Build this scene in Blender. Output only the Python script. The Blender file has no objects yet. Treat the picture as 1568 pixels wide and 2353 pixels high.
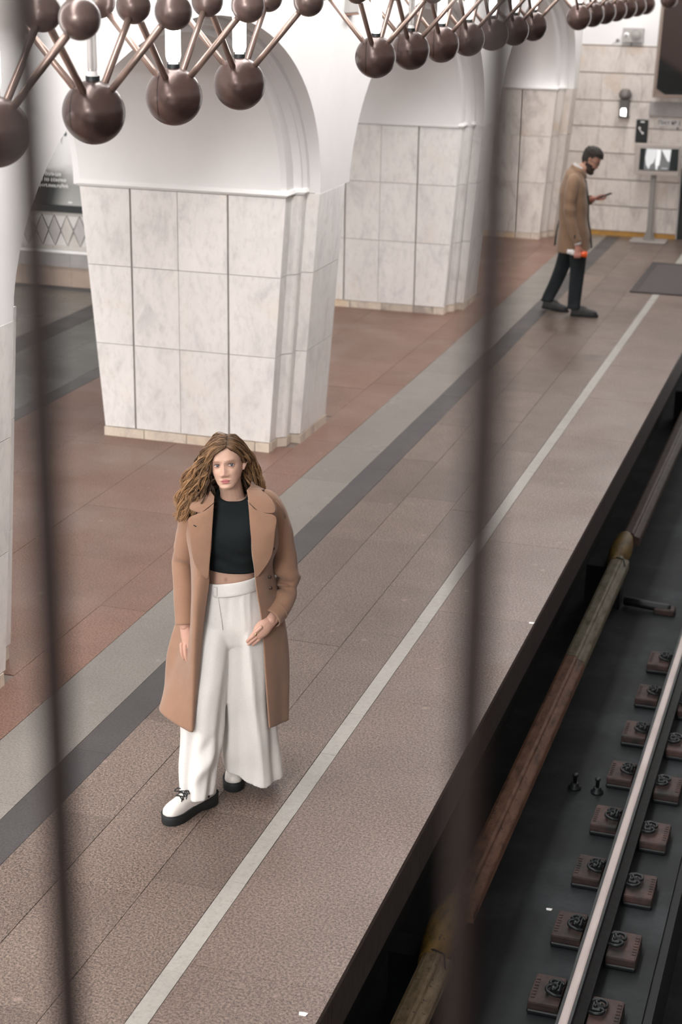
import bpy, bmesh, math, random
from math import sin, cos, pi, sqrt, radians
from mathutils import Vector, Matrix, noise
random.seed(7)
S = bpy.context.scene
COL = S.collection

# ---------------------------------------------------------------- camera, light, exposure
cd = bpy.data.cameras.new('camera'); cam = bpy.data.objects.new('camera', cd); COL.objects.link(cam)
YAW, PITCH, ROLL = 0.304037, 0.32984456, -0.01640332
fwd = Vector((-sin(YAW)*cos(PITCH), cos(YAW)*cos(PITCH), -sin(PITCH)))
rgt = Vector((cos(YAW), sin(YAW), 0)); dwn = fwd.cross(rgt)
r2 = cos(ROLL)*rgt + sin(ROLL)*dwn; d2 = -sin(ROLL)*rgt + cos(ROLL)*dwn
M = Matrix((r2, -d2, -fwd)).transposed().to_4x4(); M.translation = Vector((0, 0, 3.7))
cam.matrix_world = M
cd.sensor_fit = 'VERTICAL'; cd.sensor_height = 36; cd.lens = 3800.76/2353*36
cd.clip_start = 0.05; cd.clip_end = 200
cd.dof.use_dof = True; cd.dof.focus_distance = 7.3; cd.dof.aperture_fstop = 3.2
S.camera = cam
S.view_settings.view_transform = 'Standard'; S.view_settings.look = 'None'
S.view_settings.gamma = 1; S.view_settings.use_curve_mapping = False
S.view_settings.exposure = 0.62
W = bpy.data.worlds.new('world'); S.world = W; W.use_nodes = True
W.node_tree.nodes['Background'].inputs[0].default_value = (1.0, 0.985, 0.965, 1)
W.node_tree.nodes['Background'].inputs[1].default_value = 1.05
def area(name, loc, rot, sx, sy, power, col=(1, .975, .955)):
    l = bpy.data.lights.new(name, 'AREA'); l.shape = 'RECTANGLE'; l.size = sx; l.size_y = sy; l.energy = power; l.color = col
    o = bpy.data.objects.new(name, l); COL.objects.link(o); o.location = loc; o.rotation_euler = rot
    return o
area('platform_light', (-2.9, 9.5, 4.7), (0, radians(-12), 0), 1.0, 26, 900)
area('concourse_light', (-8.3, 9.0, 4.6), (0, 0, 0), 3.0, 18, 900)
area('concourse_end_fill', (-9.2, 14.2, 3.6), (radians(58), 0, 0), 2.0, .5, 30)  # unseen fill added to brighten the concourse end wall and poster
area('reveal_fill', (-8.2, 1.0, 3.4), (radians(68), 0, radians(-14)), 4.5, 1.8, 230)  # unseen fill added for the pylon reveals and arch soffits
area('frontal_fill', (-4.5, -2.5, 4.9), (radians(38), 0, radians(8)), 6.0, 2.5, 1500)  # added frontal fill from behind the camera, no lamp there

# ---------------------------------------------------------------- helpers
def tag(o, label=None, cat=None, group=None, kind=None):
    if label: o['label'] = label
    if cat: o['category'] = cat
    if group: o['group'] = group
    if kind: o['kind'] = kind
    return o
def empty(name, loc=(0, 0, 0), rz=0, parent=None):
    o = bpy.data.objects.new(name, None); COL.objects.link(o); o.location = loc; o.rotation_euler = (0, 0, rz)
    o.empty_display_size = .1
    if parent: o.parent = parent
    return o
def obj_of(name, me, parent=None):
    o = bpy.data.objects.new(name, me); COL.objects.link(o)
    if parent: o.parent = parent
    return o
def mesh(name, vs, fs, m=None, parent=None, smooth=False, mats=None, mi=None):
    me = bpy.data.meshes.new(name); me.from_pydata([tuple(v) for v in vs], [], fs)
    for x in (mats or ([m] if m else [])): me.materials.append(x)
    if mi: me.polygons.foreach_set('material_index', mi)
    if smooth: me.polygons.foreach_set('use_smooth', [True]*len(me.polygons))
    me.update()
    return obj_of(name, me, parent)
def from_bm(name, bm, m=None, parent=None, smooth=False, mats=None):
    me = bpy.data.meshes.new(name); bmesh.ops.recalc_face_normals(bm, faces=bm.faces); bm.to_mesh(me); bm.free()
    for x in (mats or ([m] if m else [])): me.materials.append(x)
    if smooth: me.polygons.foreach_set('use_smooth', [True]*len(me.polygons))
    return obj_of(name, me, parent)
def bbox(bm, x0, x1, y0, y1, z0, z1, bev=0, seg=1):
    r = bmesh.ops.create_cube(bm, size=1)
    vs = r['verts']
    for v in vs:
        v.co = Vector(((x0+x1)/2+v.co.x*(x1-x0), (y0+y1)/2+v.co.y*(y1-y0), (z0+z1)/2+v.co.z*(z1-z0)))
    if bev:
        es = list({e for v in vs for e in v.link_edges})
        bmesh.ops.bevel(bm, geom=es, offset=bev, segments=seg, affect='EDGES', profile=.6)
def box(name, x0, x1, y0, y1, z0, z1, m, parent=None, bev=0, seg=1):
    bm = bmesh.new(); bbox(bm, x0, x1, y0, y1, z0, z1, bev, seg)
    return from_bm(name, bm, m, parent)
def frames(path):
    """tangent frames along a path, parallel transported"""
    P = [Vector(p) for p in path]; n = len(P); T = []
    for i in range(n):
        t = (P[min(i+1, n-1)]-P[max(i-1, 0)]); T.append(t.normalized() if t.length > 1e-9 else Vector((0, 0, 1)))
    ref = Vector((0, 0, 1)) if abs(T[0].z) < .9 else Vector((1, 0, 0))
    u = T[0].cross(ref).normalized(); out = []
    for i in range(n):
        u = (u-T[i]*u.dot(T[i])).normalized(); out.append((P[i], u, T[i].cross(u).normalized()))
    return out
def tube_data(path, rad, n=10, cap=True, closed=False):
    F = frames(path); vs = []; fs = []
    rad = rad if isinstance(rad, (list, tuple)) else [rad]*len(F)
    for (p, u, v), r in zip(F, rad):
        for k in range(n):
            a = 2*pi*k/n; vs.append(p+u*(r*cos(a))+v*(r*sin(a)))
    m = len(F)
    for i in range(m if closed else m-1):
        j = (i+1) % m
        for k in range(n):
            fs.append((i*n+k, i*n+(k+1) % n, j*n+(k+1) % n, j*n+k))
    if cap and not closed:
        fs.append(tuple(range(n))[::-1]); fs.append(tuple((m-1)*n+k for k in range(n)))
    return vs, fs
def tube(name, path, rad, m, parent=None, n=10, smooth=True, closed=False):
    vs, fs = tube_data(path, rad, n, closed=closed)
    o = mesh(name, vs, fs, m, parent, smooth); return o
def join_data(parts):
    V, F = [], []
    for vs, fs in parts:
        k = len(V); V += [Vector(v) for v in vs]; F += [tuple(i+k for i in f) for f in fs]
    return V, F
def lathe(name, prof, m, parent=None, n=24, loc=(0, 0, 0), axis='Z'):
    vs, fs = [], []
    for r, z in prof:
        for k in range(n):
            a = 2*pi*k/n
            c = (r*cos(a), r*sin(a), z) if axis == 'Z' else (r*cos(a), z, r*sin(a))
            vs.append(Vector(c)+Vector(loc))
    for i in range(len(prof)-1):
        for k in range(n): fs.append((i*n+k, i*n+(k+1) % n, (i+1)*n+(k+1) % n, (i+1)*n+k))
    fs.append(tuple(range(n))[::-1]); fs.append(tuple((len(prof)-1)*n+k for k in range(n)))
    return mesh(name, vs, fs, m, parent, True)
def autosmooth(o, ang=40):
    me = o.data
    me.polygons.foreach_set('use_smooth', [True]*len(me.polygons)); me.set_sharp_from_angle(angle=radians(ang)); return o
def lerp(a, b, t): return a+(b-a)*t
def interp(tab, x):
    """piecewise smooth table lookup: [(x, value or tuple)]"""
    if x <= tab[0][0]: return tab[0][1]
    for (a, va), (b, vb) in zip(tab, tab[1:]):
        if x <= b:
            t = (x-a)/(b-a); t = t*t*(3-2*t)*.5+t*.5
            if isinstance(va, (tuple, list)): return tuple(lerp(p, q, t) for p, q in zip(va, vb))
            return lerp(va, vb, t)
    return tab[-1][1]
def catmull(pts, sub):
    P = [Vector(p) for p in pts]; out = []
    for i in range(len(P)-1):
        a, b, c, d = P[max(i-1, 0)], P[i], P[i+1], P[min(i+2, len(P)-1)]
        for k in range(sub):
            t = k/sub
            out.append(.5*((2*b)+(c-a)*t+(2*a-5*b+4*c-d)*t*t+(3*b-a-3*c+d)*t**3))
    out.append(P[-1]); return out

# ---------------------------------------------------------------- materials
class N:
    def __init__(s, name):
        s.m = bpy.data.materials.new(name); s.m.use_nodes = True; s.t = s.m.node_tree; s.b = s.t.nodes['Principled BSDF']
    def n(s, typ, **kw):
        x = s.t.nodes.new(typ)
        for k, v in kw.items():
            if k.startswith('i_'):
                key = k[2:]; key = int(key) if key.isdigit() else key.replace('_', ' '); x.inputs[key].default_value = v
            else: setattr(x, k, v)
        return x
    def l(s, a, b): s.t.links.new(a, b)
    def ramp(s, fac, stops):
        r = s.n('ShaderNodeValToRGB'); e = r.color_ramp.elements
        while len(e) < len(stops): e.new(.5)
        for el, (p, c) in zip(e, stops): el.position = p; el.color = (*c, 1) if len(c) == 3 else c
        s.l(fac, r.inputs[0]); return r.outputs[0]
    def noise(s, co, scale, detail=4, rough=.55, dist=0, vec3=None):
        x = s.n('ShaderNodeTexNoise'); x.inputs['Scale'].default_value = scale; x.inputs['Detail'].default_value = detail
        x.inputs['Roughness'].default_value = rough; x.inputs['Distortion'].default_value = dist
        s.l(co, x.inputs['Vector']); return x.outputs['Fac']
    def mix(s, mode, fac, a, b):
        x = s.n('ShaderNodeMix', data_type='RGBA', blend_type=mode)
        for v, i in ((fac, 0), (a, 6), (b, 7)):
            if isinstance(v, (int, float)): x.inputs[i].default_value = v
            elif isinstance(v, tuple): x.inputs[i].default_value = (*v, 1)
            else: s.l(v, x.inputs[i])
        return x.outputs[2]
    def math(s, op, a, b=0.0):
        x = s.n('ShaderNodeMath', operation=op)
        for i, v in ((0, a), (1, b)):
            if isinstance(v, (int, float)): x.inputs[i].default_value = v
            else: s.l(v, x.inputs[i])
        return x.outputs[0]
    def pos(s): return s.n('ShaderNodeNewGeometry').outputs['Position']
    def obj(s): return s.n('ShaderNodeTexCoord').outputs['Object']
    def rnd(s): return s.n('ShaderNodeObjectInfo').outputs['Random']
    def scale(s, co, v):
        x = s.n('ShaderNodeMapping'); x.inputs['Scale'].default_value = v; s.l(co, x.inputs[0]); return x.outputs[0]
    def bump(s, h, strength=.3, dist=.01):
        b = s.n('ShaderNodeBump'); b.inputs['Strength'].default_value = strength; b.inputs['Distance'].default_value = dist
        s.l(h, b.inputs['Height']); s.l(b.outputs[0], s.b.inputs['Normal'])
    def tint(s, col, amt):
        r = s.rnd(); v = s.n('ShaderNodeMapRange'); v.inputs['To Min'].default_value = 1-amt; v.inputs['To Max'].default_value = 1+amt
        s.l(r, v.inputs[0]); h = s.n('ShaderNodeHueSaturation'); s.l(v.outputs[0], h.inputs['Value']); s.l(col, h.inputs['Color'])
        return h.outputs[0]
    def done(s, col=None, rough=.5, metal=0, spec=None, **kw):
        if col is not None:
            if isinstance(col, tuple): s.b.inputs['Base Color'].default_value = (*col, 1)
            else: s.l(col, s.b.inputs['Base Color'])
        if isinstance(rough, (int, float)): s.b.inputs['Roughness'].default_value = rough
        else: s.l(rough, s.b.inputs['Roughness'])
        s.b.inputs['Metallic'].default_value = metal
        if spec is not None: s.b.inputs['Specular IOR Level'].default_value = spec
        for k, v in kw.items(): s.b.inputs[k.replace('_', ' ')].default_value = v
        return s.m
def plain(name, col, rough=.5, metal=0, var=0.0, scale=8, spec=None, bump=0):
    x = N(name); c = col
    if var or bump:
        f = x.noise(x.obj(), scale, 5, .6)
        if var: c = x.ramp(f, [(.3, tuple(v*(1-var) for v in col)), (.7, tuple(min(1, v*(1+var)) for v in col))])
        if bump: x.bump(f, bump, .01)
    return x.done(c, rough, metal, spec)
def granite(name, cols, grain, rough, tint=.06, patch=.12, spec=.5, rpatch=0.0):
    """speckled stone: cols = [(pos, colour)] through a fine noise, with broad patches"""
    x = N(name); p = x.pos()
    f = x.noise(p, grain, 3, .75); f2 = x.noise(p, grain*2.7, 2, .6)
    c = x.ramp(x.math('ADD', x.math('MULTIPLY', f, .62), x.math('MULTIPLY', f2, .38)), cols)
    g = x.noise(p, 2.2, 4, .6)
    c = x.mix('MULTIPLY', 1.0, c, x.ramp(g, [(.3, (1-patch,)*3), (.7, (1.0,)*3)]))
    v = x.n('ShaderNodeTexVoronoi'); v.inputs['Scale'].default_value = 4.2; x.l(p, v.inputs['Vector'])
    c = x.mix('MIX', x.ramp(v.outputs['Distance'], [(.0, (.45,)*3), (.10, (.0,)*3)]), c, tuple(min(1, k*1.35) for k in cols[-1][1]))
    c = x.tint(c, tint)
    r = x.ramp(x.noise(p, 1.4, 3, .5), [(.35, (max(.02, rough-rpatch),)*3), (.65, (rough+rpatch,)*3)])
    return x.done(c, r, spec=spec)
def marble(name, base, vein, warm, tint=.035, rough=.35, vs=1.0):
    x = N(name); p = x.pos()
    rr = x.rnd(); off = x.n('ShaderNodeVectorMath', operation='ADD'); x.l(p, off.inputs[0])
    cmb = x.n('ShaderNodeCombineXYZ'); x.l(x.math('MULTIPLY', rr, 37.0), cmb.inputs[0]); x.l(x.math('MULTIPLY', rr, 11.0), cmb.inputs[2])
    x.l(cmb.outputs[0], off.inputs[1]); q = off.outputs[0]
    st = x.scale(q, (1.0, 1.0, .45))
    f = x.noise(st, 5.5*vs, 7, .66, .6)
    c = x.ramp(f, [(.36, vein), (.47, tuple(lerp(a, b, .75) for a, b in zip(vein, base))), (.60, base), (.8, tuple(min(1, v*1.03) for v in base))])
    w = x.noise(q, 2.3, 5, .6, .3)
    c = x.mix('MIX', x.ramp(w, [(.56, (0,)*3), (.74, (.85,)*3)]), c, warm)
    s2 = x.noise(x.scale(q, (1, 1, .5)), 26, 4, .7)
    c = x.mix('MULTIPLY', .55, c, x.ramp(s2, [(.32, (.80, .79, .78)), (.5, (1,)*3)]))
    c = x.tint(c, tint)
    return x.done(c, rough, spec=.35)

M_plaster = plain('white_plaster', (.80, .79, .785), .85, var=.02, scale=3)
M_marble = marble('white_marble', (.80, .775, .755), (.66, .635, .625), (.77, .715, .65))
M_marble_w = marble('warm_marble', (.70, .645, .60), (.50, .45, .42), (.60, .49, .40), .06); M_wjoint = plain('wall_joint', (.16, .12, .10), .9)
M_grout = plain('grout', (.36, .31, .27), .9); M_joint = plain('floor_joint', (.19, .15, .13), .9)
M_plinth = marble('plinth_marble', (.66, .57, .47), (.42, .36, .32), (.66, .43, .22), .10, .4)
M_cornice = plain('cornice_plaster', (.84, .83, .82), .7)
M_red = granite('red_granite', [(.36, (.05, .030, .025)), (.44, (.145, .076, .056)), (.54, (.225, .130, .096)), (.64, (.31, .205, .163))], 95, .40, .07, .18, .35, .10)
M_mid = granite('pink_grey_granite', [(.38, (.022, .020, .019)), (.455, (.085, .064, .054)), (.53, (.185, .138, .114)), (.62, (.30, .228, .190))], 100, .40, .14, .16, .4, .10)
M_edge = granite('edge_granite', [(.37, (.040, .033, .030)), (.46, (.12, .085, .071)), (.53, (.212, .157, .131)), (.62, (.32, .235, .198))], 90, .42, .09, .16, .4, .08)
M_grey = granite('grey_granite', [(.36, (.105, .095, .085)), (.46, (.172, .156, .140)), (.55, (.212, .194, .175)), (.65, (.255, .235, .214))], 90, .35, .05, .12, .45, .08)
M_dark = granite('dark_granite', [(.36, (.026, .025, .026)), (.46, (.044, .041, .042)), (.55, (.056, .051, .052)), (.65, (.086, .078, .078))], 90, .45, .07, .2, .5, .08)
M_line = granite('white_marble_strip', [(.30, (.25, .235, .21)), (.46, (.335, .318, .29)), (.6, (.365, .347, .318)), (.7, (.40, .38, .35))], 30, .45, .05, .12, .3, .05)
M_hallg = granite('green_grey_granite', [(.36, (.05, .055, .053)), (.46, (.085, .09, .088)), (.55, (.12, .12, .115)), (.65, (.2, .19, .18))], 60, .28, .06, .35, .5, .1)
M_side = None
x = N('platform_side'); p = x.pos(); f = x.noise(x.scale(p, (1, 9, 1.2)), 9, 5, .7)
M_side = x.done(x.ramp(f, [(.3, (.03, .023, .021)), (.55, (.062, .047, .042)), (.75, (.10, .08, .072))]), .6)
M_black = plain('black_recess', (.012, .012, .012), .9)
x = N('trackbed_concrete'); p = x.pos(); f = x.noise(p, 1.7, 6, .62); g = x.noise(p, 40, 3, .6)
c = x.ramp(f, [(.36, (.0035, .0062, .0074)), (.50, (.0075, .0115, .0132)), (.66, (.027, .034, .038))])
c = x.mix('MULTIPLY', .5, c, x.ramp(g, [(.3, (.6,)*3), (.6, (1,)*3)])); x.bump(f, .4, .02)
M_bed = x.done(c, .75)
x = N('rail_steel'); f = x.noise(x.scale(x.pos(), (1, .2, 1)), 20, 4)
M_railtop = x.done(x.ramp(f, [(.3, (.42, .355, .34)), (.7, (.52, .455, .435))]), .55, .2)
M_railside = plain('rail_dark', (.028, .032, .034), .55, .3, .3, 20)
x = N('rusty_plate'); p = x.pos(); f = x.noise(p, 9, 6, .65); r = x.rnd()
c = x.ramp(f, [(.34, (.013, .014, .014)), (.5, (.045, .026, .023)), (.7, (.082, .045, .037))])
M_plate = x.done(x.tint(c, .25), .7); 
x = N('oily_iron'); M_iron = x.done((.016, .019, .021), .45, .4)
def cover_mat(name, a, b, d):
    x = N(name); p = x.pos(); f = x.noise(x.scale(p, (3, 1.0, 3)), 7, 6, .65)
    g = x.noise(p, 34, 3, .6)
    c = x.ramp(f, [(.33, d), (.47, a), (.7, b)])
    c = x.mix('MIX', x.ramp(g, [(.63, (0,)*3), (.69, (.85,)*3)]), c, (.02, .016, .013))
    return x.done(c, .6)
M_cover_y = cover_mat('cover_ochre', (0.1955, 0.1445, 0.0765), (0.34, 0.272, 0.1785), (0.102, 0.0714, 0.034))
M_cover_g = cover_mat('cover_olive', (0.2025, 0.1823, 0.1148), (0.27, 0.2565, 0.189), (0.1013, 0.0783, 0.0351))
M_cover_r = cover_mat('cover_rust', (0.207, 0.1008, 0.0576), (0.306, 0.171, 0.1116), (0.09, 0.0468, 0.0306))
M_cover_b = cover_mat('cover_brown', (0.0806, 0.0468, 0.0377), (0.1105, 0.0676, 0.0546), (0.052, 0.0325, 0.026))
M_cap = cover_mat('cap_yellow', (0.21, 0.132, 0.024), (0.3, 0.192, 0.039), (0.0975, 0.063, 0.018))

# ---------------------------------------------------------------- floor
floor = tag(box('floor', -13, -1.95, -4, 23, -.10, -.0045, M_joint), 'long station floor of granite slabs in red, grey and pink strips', kind='structure')
_unit = {}
def slab(name, x0, x1, y0, y1, z0, z1, m, parent, gap=.0014):
    if m.name not in _unit:
        bm = bmesh.new(); bmesh.ops.create_cube(bm, size=1); me = bpy.data.meshes.new(name); bm.to_mesh(me); bm.free(); me.materials.append(m); _unit[m.name] = me
    o = bpy.data.objects.new(name, _unit[m.name]); COL.objects.link(o)
    o.location = ((x0+x1)/2, (y0+y1)/2, (z0+z1)/2); o.scale = (x1-x0-gap, y1-y0-gap, z1-z0); o.parent = parent
    return o
def course(x0, x1, ys, m, skip=None, z0=-.03, z1=0, name='granite_slab', gap=.0014):
    for a, b in zip(ys, ys[1:]):
        if skip and skip((x0+x1)/2, (a+b)/2): continue
        slab(name, x0, x1, a, b, z0, z1+random.uniform(-.0007, .0007), m, floor, gap)
def steps(a, b, s, jit=0):
    out = [a]
    while out[-1] < b-s*.4: out.append(out[-1]+s*random.uniform(1-jit, 1+jit))
    out[-1] = b; return out
Y0, Y1 = 2.6, 22.74
ye = [2.6, 3.8, 5.02, 6.3, 7.53, 8.8, 10.1, 11.4, 12.74]+steps(14.0, Y1, 1.28, .05)
course(-2.150, -1.577, ye, M_edge)
course(-2.232, -2.152, [2.6, 3.4, 4.2, 4.953, 5.621, 6.236, 6.846, 7.314, 7.96]+steps(8.6, Y1, .64, .12), M_line, name='white_strip_slab')
course(-2.532, -2.234, steps(Y0+.3, Y1, .78, .25), M_mid)
course(-2.902, -2.534, [2.6, 3.6, 4.55, 5.40, 6.34, 7.15, 8.1, 9.09, 9.85]+steps(10.8, Y1, .85, .2), M_mid)
course(-3.184, -2.904, [2.6, 3.9, 5.0, 5.927, 6.9, 7.8, 8.7, 9.8]+steps(10.6, Y1, .9, .2), M_mid)
course(-3.372, -3.186, steps(2.9, Y1, 1.15, .15), M_dark)
course(-3.752, -3.374, [2.6, 3.6, 4.7, 5.9, 6.9, 8.1, 9.1, 10.12, 10.95, 11.8, 12.65, 13.464]+steps(14.4, Y1, .84, .1), M_grey)
YP = {0: 6.70, 1: 12.10, 2: 17.50, 3: 22.68}     # pylon centres
YA = {0: 4.06, 1: 9.47, 2: 14.85, 3: 20.12}      # passage centres
def inside(x, y): return x < -4.2 and x > -5.7 and any(abs(y-c) < .25 for c in YP.values())
for xa, xb in ((-4.05, -3.754), (-4.95, -4.052), (-5.75, -4.952), (-6.42, -5.752)):
    course(xa, xb, steps(2.6 if xa > -5 else 4, Y1, .92, .06), M_red, inside)
course(-6.58, -6.422, steps(6, 16.6, 1.1), M_dark); course(-7.1, -6.582, steps(6, 16.6, 1.1), M_hallg)
course(-7.55, -7.102, steps(6, 16.6, 1.1), M_hallg); course(-7.85, -7.552, steps(6, 16.6, 1.1), M_dark)
course(-8.9, -7.852, steps(8, 16.6, 1.1), M_grey); course(-10.2, -8.902, steps(9, 16.6, 1.1), M_grey)
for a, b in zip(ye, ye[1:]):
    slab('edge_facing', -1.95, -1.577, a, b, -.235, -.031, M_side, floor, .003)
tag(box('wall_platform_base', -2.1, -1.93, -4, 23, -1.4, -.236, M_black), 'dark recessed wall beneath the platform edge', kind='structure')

# ---------------------------------------------------------------- pylons
LEAN = 1/1.95
def px(layer, z):
    t = z*LEAN
    return {'pier': -4.19+.13*t, 'mid': -4.125+.13*t, 'front': -4.05+.145*t, 'hall': -5.56-.16*t}[layer]
def prism(name, poly0, z0, poly1, z1, m, parent):
    n = len(poly0); vs = [(x, y, z0) for x, y in poly0]+[(x, y, z1) for x, y in poly1]
    fs = [tuple(range(n))[::-1], tuple(range(n, 2*n))]+[(i, (i+1) % n, n+(i+1) % n, n+i) for i in range(n)]
    return mesh(name, vs, fs, m, parent)
ROWS = [.075, .744, 1.356, 1.948]
def pylon(k):
    yc = YP[k]
    lab = {0: 'white marble pylon nearest the stairs, cut by the frame', 1: 'white marble pylon behind the woman, wide joints on its broad face',
           2: 'middle white marble pylon behind the hanging lamps', 3: 'far white marble pylon beside the end wall'}[k]
    ex = lambda s, z: (.035+.02*z*LEAN) if k == 0 and s == 1 else 0
    core = mesh('pylon', [], [], None)
    def corevs(z): return [(px('hall', z)+.03, yc-.60), (px('pier', z)-.03, yc-.60), (px('pier', z)-.03, yc-.34), (px('front', z)-.05, yc-.30),
                           (px('front', z)-.05, yc+.30+ex(1, z)), (px('pier', z)-.03, yc+.34+ex(1, z)), (px('pier', z)-.03, yc+.60+ex(1, z)), (px('hall', z)+.03, yc+.60+ex(1, z))]
    a, b = corevs(0), corevs(1.95); n = len(a)
    core.data.from_pydata([(x, y, 0) for x, y in a]+[(x, y, 1.95) for x, y in b], [], [tuple(range(n))[::-1], tuple(range(n, 2*n))]+[(i, (i+1) % n, n+(i+1) % n, n+i) for i in range(n)])
    core.data.materials.append(M_grout)
    tag(core, lab, kind='structure')
    mm = M_marble if k < 3 else M_marble_w
    g = .0022
    for z0, z1 in zip(ROWS, ROWS[1:]):
        za, zb = z0+g, z1-g
        for s in (-1, 1):
            xs = [('L', None), (-5.305, .0075), (-4.92, g), (-4.517, .0075), ('R', None)]
            if s == 1 and k < 3: xs = [('L', None), (-4.92, g), ('R', None)]
            if s == 1 and k == 3: continue
            def X(e, z, side):
                if e[0] == 'L': return px('hall', z)
                if e[0] == 'R': return px('pier', z)
                return e[0]+side*e[1]
            for e0, e1 in zip(xs, xs[1:]):
                q = lambda z: [(X(e0, z, 1), yc+s*.63+ex(s, z)), (X(e1, z, -1), yc+s*.63+ex(s, z)), (X(e1, z, -1), yc+s*.602+ex(s, z)), (X(e0, z, 1), yc+s*.602+ex(s, z))]
                prism('marble_slab', q(za), za, q(zb), zb, mm, core)
            # stepped mouldings of the passage corner
            o = .47; r = .035
            def mould(z):
                P, Mi, Fr = px('pier', z), px('mid', z), px('front', z)
                return [(a_, b_+ex(s, z)) for a_, b_ in [(P-.028, yc+s*.602), (P+.0, yc+s*.602), (P+.0, yc+s*.49), (P+.03, yc+s*.455), (Mi-.012, yc+s*.44), (Mi, yc+s*.425), (Mi, yc+s*.36), (Mi-.02, yc+s*.335), (P-.028, yc+s*.335)]]
            prism('corner_moulding', mould(za), za, mould(zb), zb, mm, core)
        q = lambda z: [(px('front', z), yc-.315), (px('front', z), yc+.315+ex(1, z)), (px('mid', z)-.03, yc+.333+ex(1, z)), (px('mid', z)-.03, yc-.333)]
        prism('marble_slab', q(za), za, q(zb), zb, mm, core)
    # low plinth blocks
    def blk(q): prism('plinth_block', q, 0.0, q, .071, M_plinth, core)
    for s in (-1, 1):
        if s == 1 and k == 3: continue
        ed = [-5.575, -5.23, -4.87, -4.52, -4.30, -4.182]
        for x0, x1 in zip(ed, ed[1:]): blk([(x0+.003, yc+s*.642), (x1-.003, yc+s*.642), (x1-.003, yc+s*.6), (x0+.003, yc+s*.6)])
        blk([(-4.222, yc+s*.60), (-4.180, yc+s*.60), (-4.180, yc+s*.47), (-4.115, yc+s*.43), (-4.115, yc+s*.335), (-4.222, yc+s*.335)])
    for a_, b_ in ((-.327, 0), (0, .327)): blk([(-4.040, yc+a_+.002), (-4.040, yc+b_-.002), (-4.16, yc+b_-.002), (-4.16, yc+a_+.002)])
    # plaster moulding on top
    def corn(z, e):
        P, Mi, Fr = px('pier', 1.95), px('mid', 1.95), px('front', 1.95)
        return [(px('hall', 1.95)-e, yc-.63-e), (P+e, yc-.63-e), (P+e, yc-.46), (Mi+e, yc-.42), (Mi+e, yc-.345), (P, yc-.33), (P, yc+.33), (Mi+e, yc+.345), (Mi+e, yc+.42), (P+e, yc+.46), (P+e, yc+.63+e), (px('hall', 1.95)-e, yc+.63+e)]
    if k == 0: return core
    prism('cornice', corn(0, .006), 1.951, corn(0, .022), 1.967, M_cornice, core)
    prism('cornice', corn(0, .024), 1.969, corn(0, .012), 1.995, M_cornice, core)
    return core
for k in YP: pylon(k)

# plaster wall with the four arched passages
def wall_left():
    V, F = [], []
    ZT = 3.46
    def add(vs, f): 
        k = len(V); V.extend(vs); F.extend([tuple(i+k for i in q) for q in f])
    NS = 40
    xf = lambda z: -3.905+.05*(z-1.95)
    rings = [(2.325, 1.345, None, 0), (2.325, 1.345, -3.985, 0), (2.265, 1.315, -3.985, 0), (2.235, 1.30, -4.01, 0), (2.205, 1.29, -4.01, 0), (2.185, 1.28, -4.065, 0), (2.03, 1.245, -4.065, 0), (2.0, 1.23, -4.10, 0), (2.0, 1.23, -5.72, 0), (2.06, 1.27, -5.80, 0), (2.3, 1.4, -5.80, 0)]
    for k, yc in YA.items():
        grid = []
        for a, b, x, _ in rings:
            row = []
            for i in range(NS+1):
                t = pi*i/NS; y = yc-a*cos(t)*(1.035 if k == 1 and cos(t) > 0 else 1); z = 1.952+b*sin(t)
                row.append((xf(z) if x is None else x+.02*(z-1.95), y, z))
            grid.append(row)
        top = [(xf(ZT), p[1], ZT) for p in grid[0]]
        rows = [top]+grid
        rear = [(-5.80-.02, p[1], 4.4) for p in grid[-1]]
        rows.append(rear)
        vs = [p for r in rows for p in r]; n = NS+1
        add(vs, [(j*n+i, j*n+i+1, (j+1)*n+i+1, (j+1)*n+i) for j in range(len(rows)-1) for i in range(NS)])
    for k, yc in YP.items():
        y0 = YA[k]+2.325; y1 = (YA[k+1]-2.325*(1.035 if k == 0 else 1)) if k < 3 else 22.75
        zs = [1.95, 2.4, 2.9, ZT]
        vs = [(xf(z), y, z) for z in zs for y in (y0, y1)]
        add(vs, [(2*j, 2*j+1, 2*j+3, 2*j+2) for j in range(3)])
        vs = [(-5.8, y, z) for z in (1.95, 4.4) for y in (y0-.1, y1+.1)]; add(vs, [(0, 1, 3, 2)])
    y = YA[0]-2.325
    add([(xf(0), -4, 0), (xf(0), y, 0), (xf(ZT), y, ZT), (xf(ZT), -4, ZT)], [(0, 1, 2, 3)])
    o = mesh('wall_left', V, F, M_plaster); tag(o, 'white plaster wall of arched passages above the pylons', kind='structure'); autosmooth(o, 28); return o
wall_left()
def vault():
    V, F = [], []; NA = 24
    x0, z0 = -3.83, 3.46; cx, hw = -.6, 3.23; apex = 5.3
    for j in range(8):
        y = lerp(-4, 22.76, j/7)
        for i in range(NA+1):
            t = pi*i/NA; V.append((cx-hw*cos(t), y, z0+(apex-z0)*sin(t)))
    n = NA+1
    F = [(j*n+i, j*n+i+1, (j+1)*n+i+1, (j+1)*n+i) for j in range(7) for i in range(NA)]
    o = mesh('ceiling', V, F, M_plaster, None, True); tag(o, 'white plaster vault over platform and track', kind='structure')
vault()
V = [(2.63, -4, -1.8), (2.63, 22.76, -1.8), (2.63, 22.76, 3.46), (2.63, -4, 3.46)]
tag(mesh('wall_right', V, [(0, 1, 2, 3)], plain('track_wall_brown', (.115, .080, .074), .7)), 'dark brown wall beyond the track', kind='structure')
V = [(-13, 4, 4.5), (-5.8, 4, 4.5), (-5.8, 16.6, 4.5), (-13, 16.6, 4.5)]
tag(mesh('ceiling_concourse', V, [(0, 1, 2, 3)], M_plaster), 'white ceiling of the concourse', kind='structure')

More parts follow.
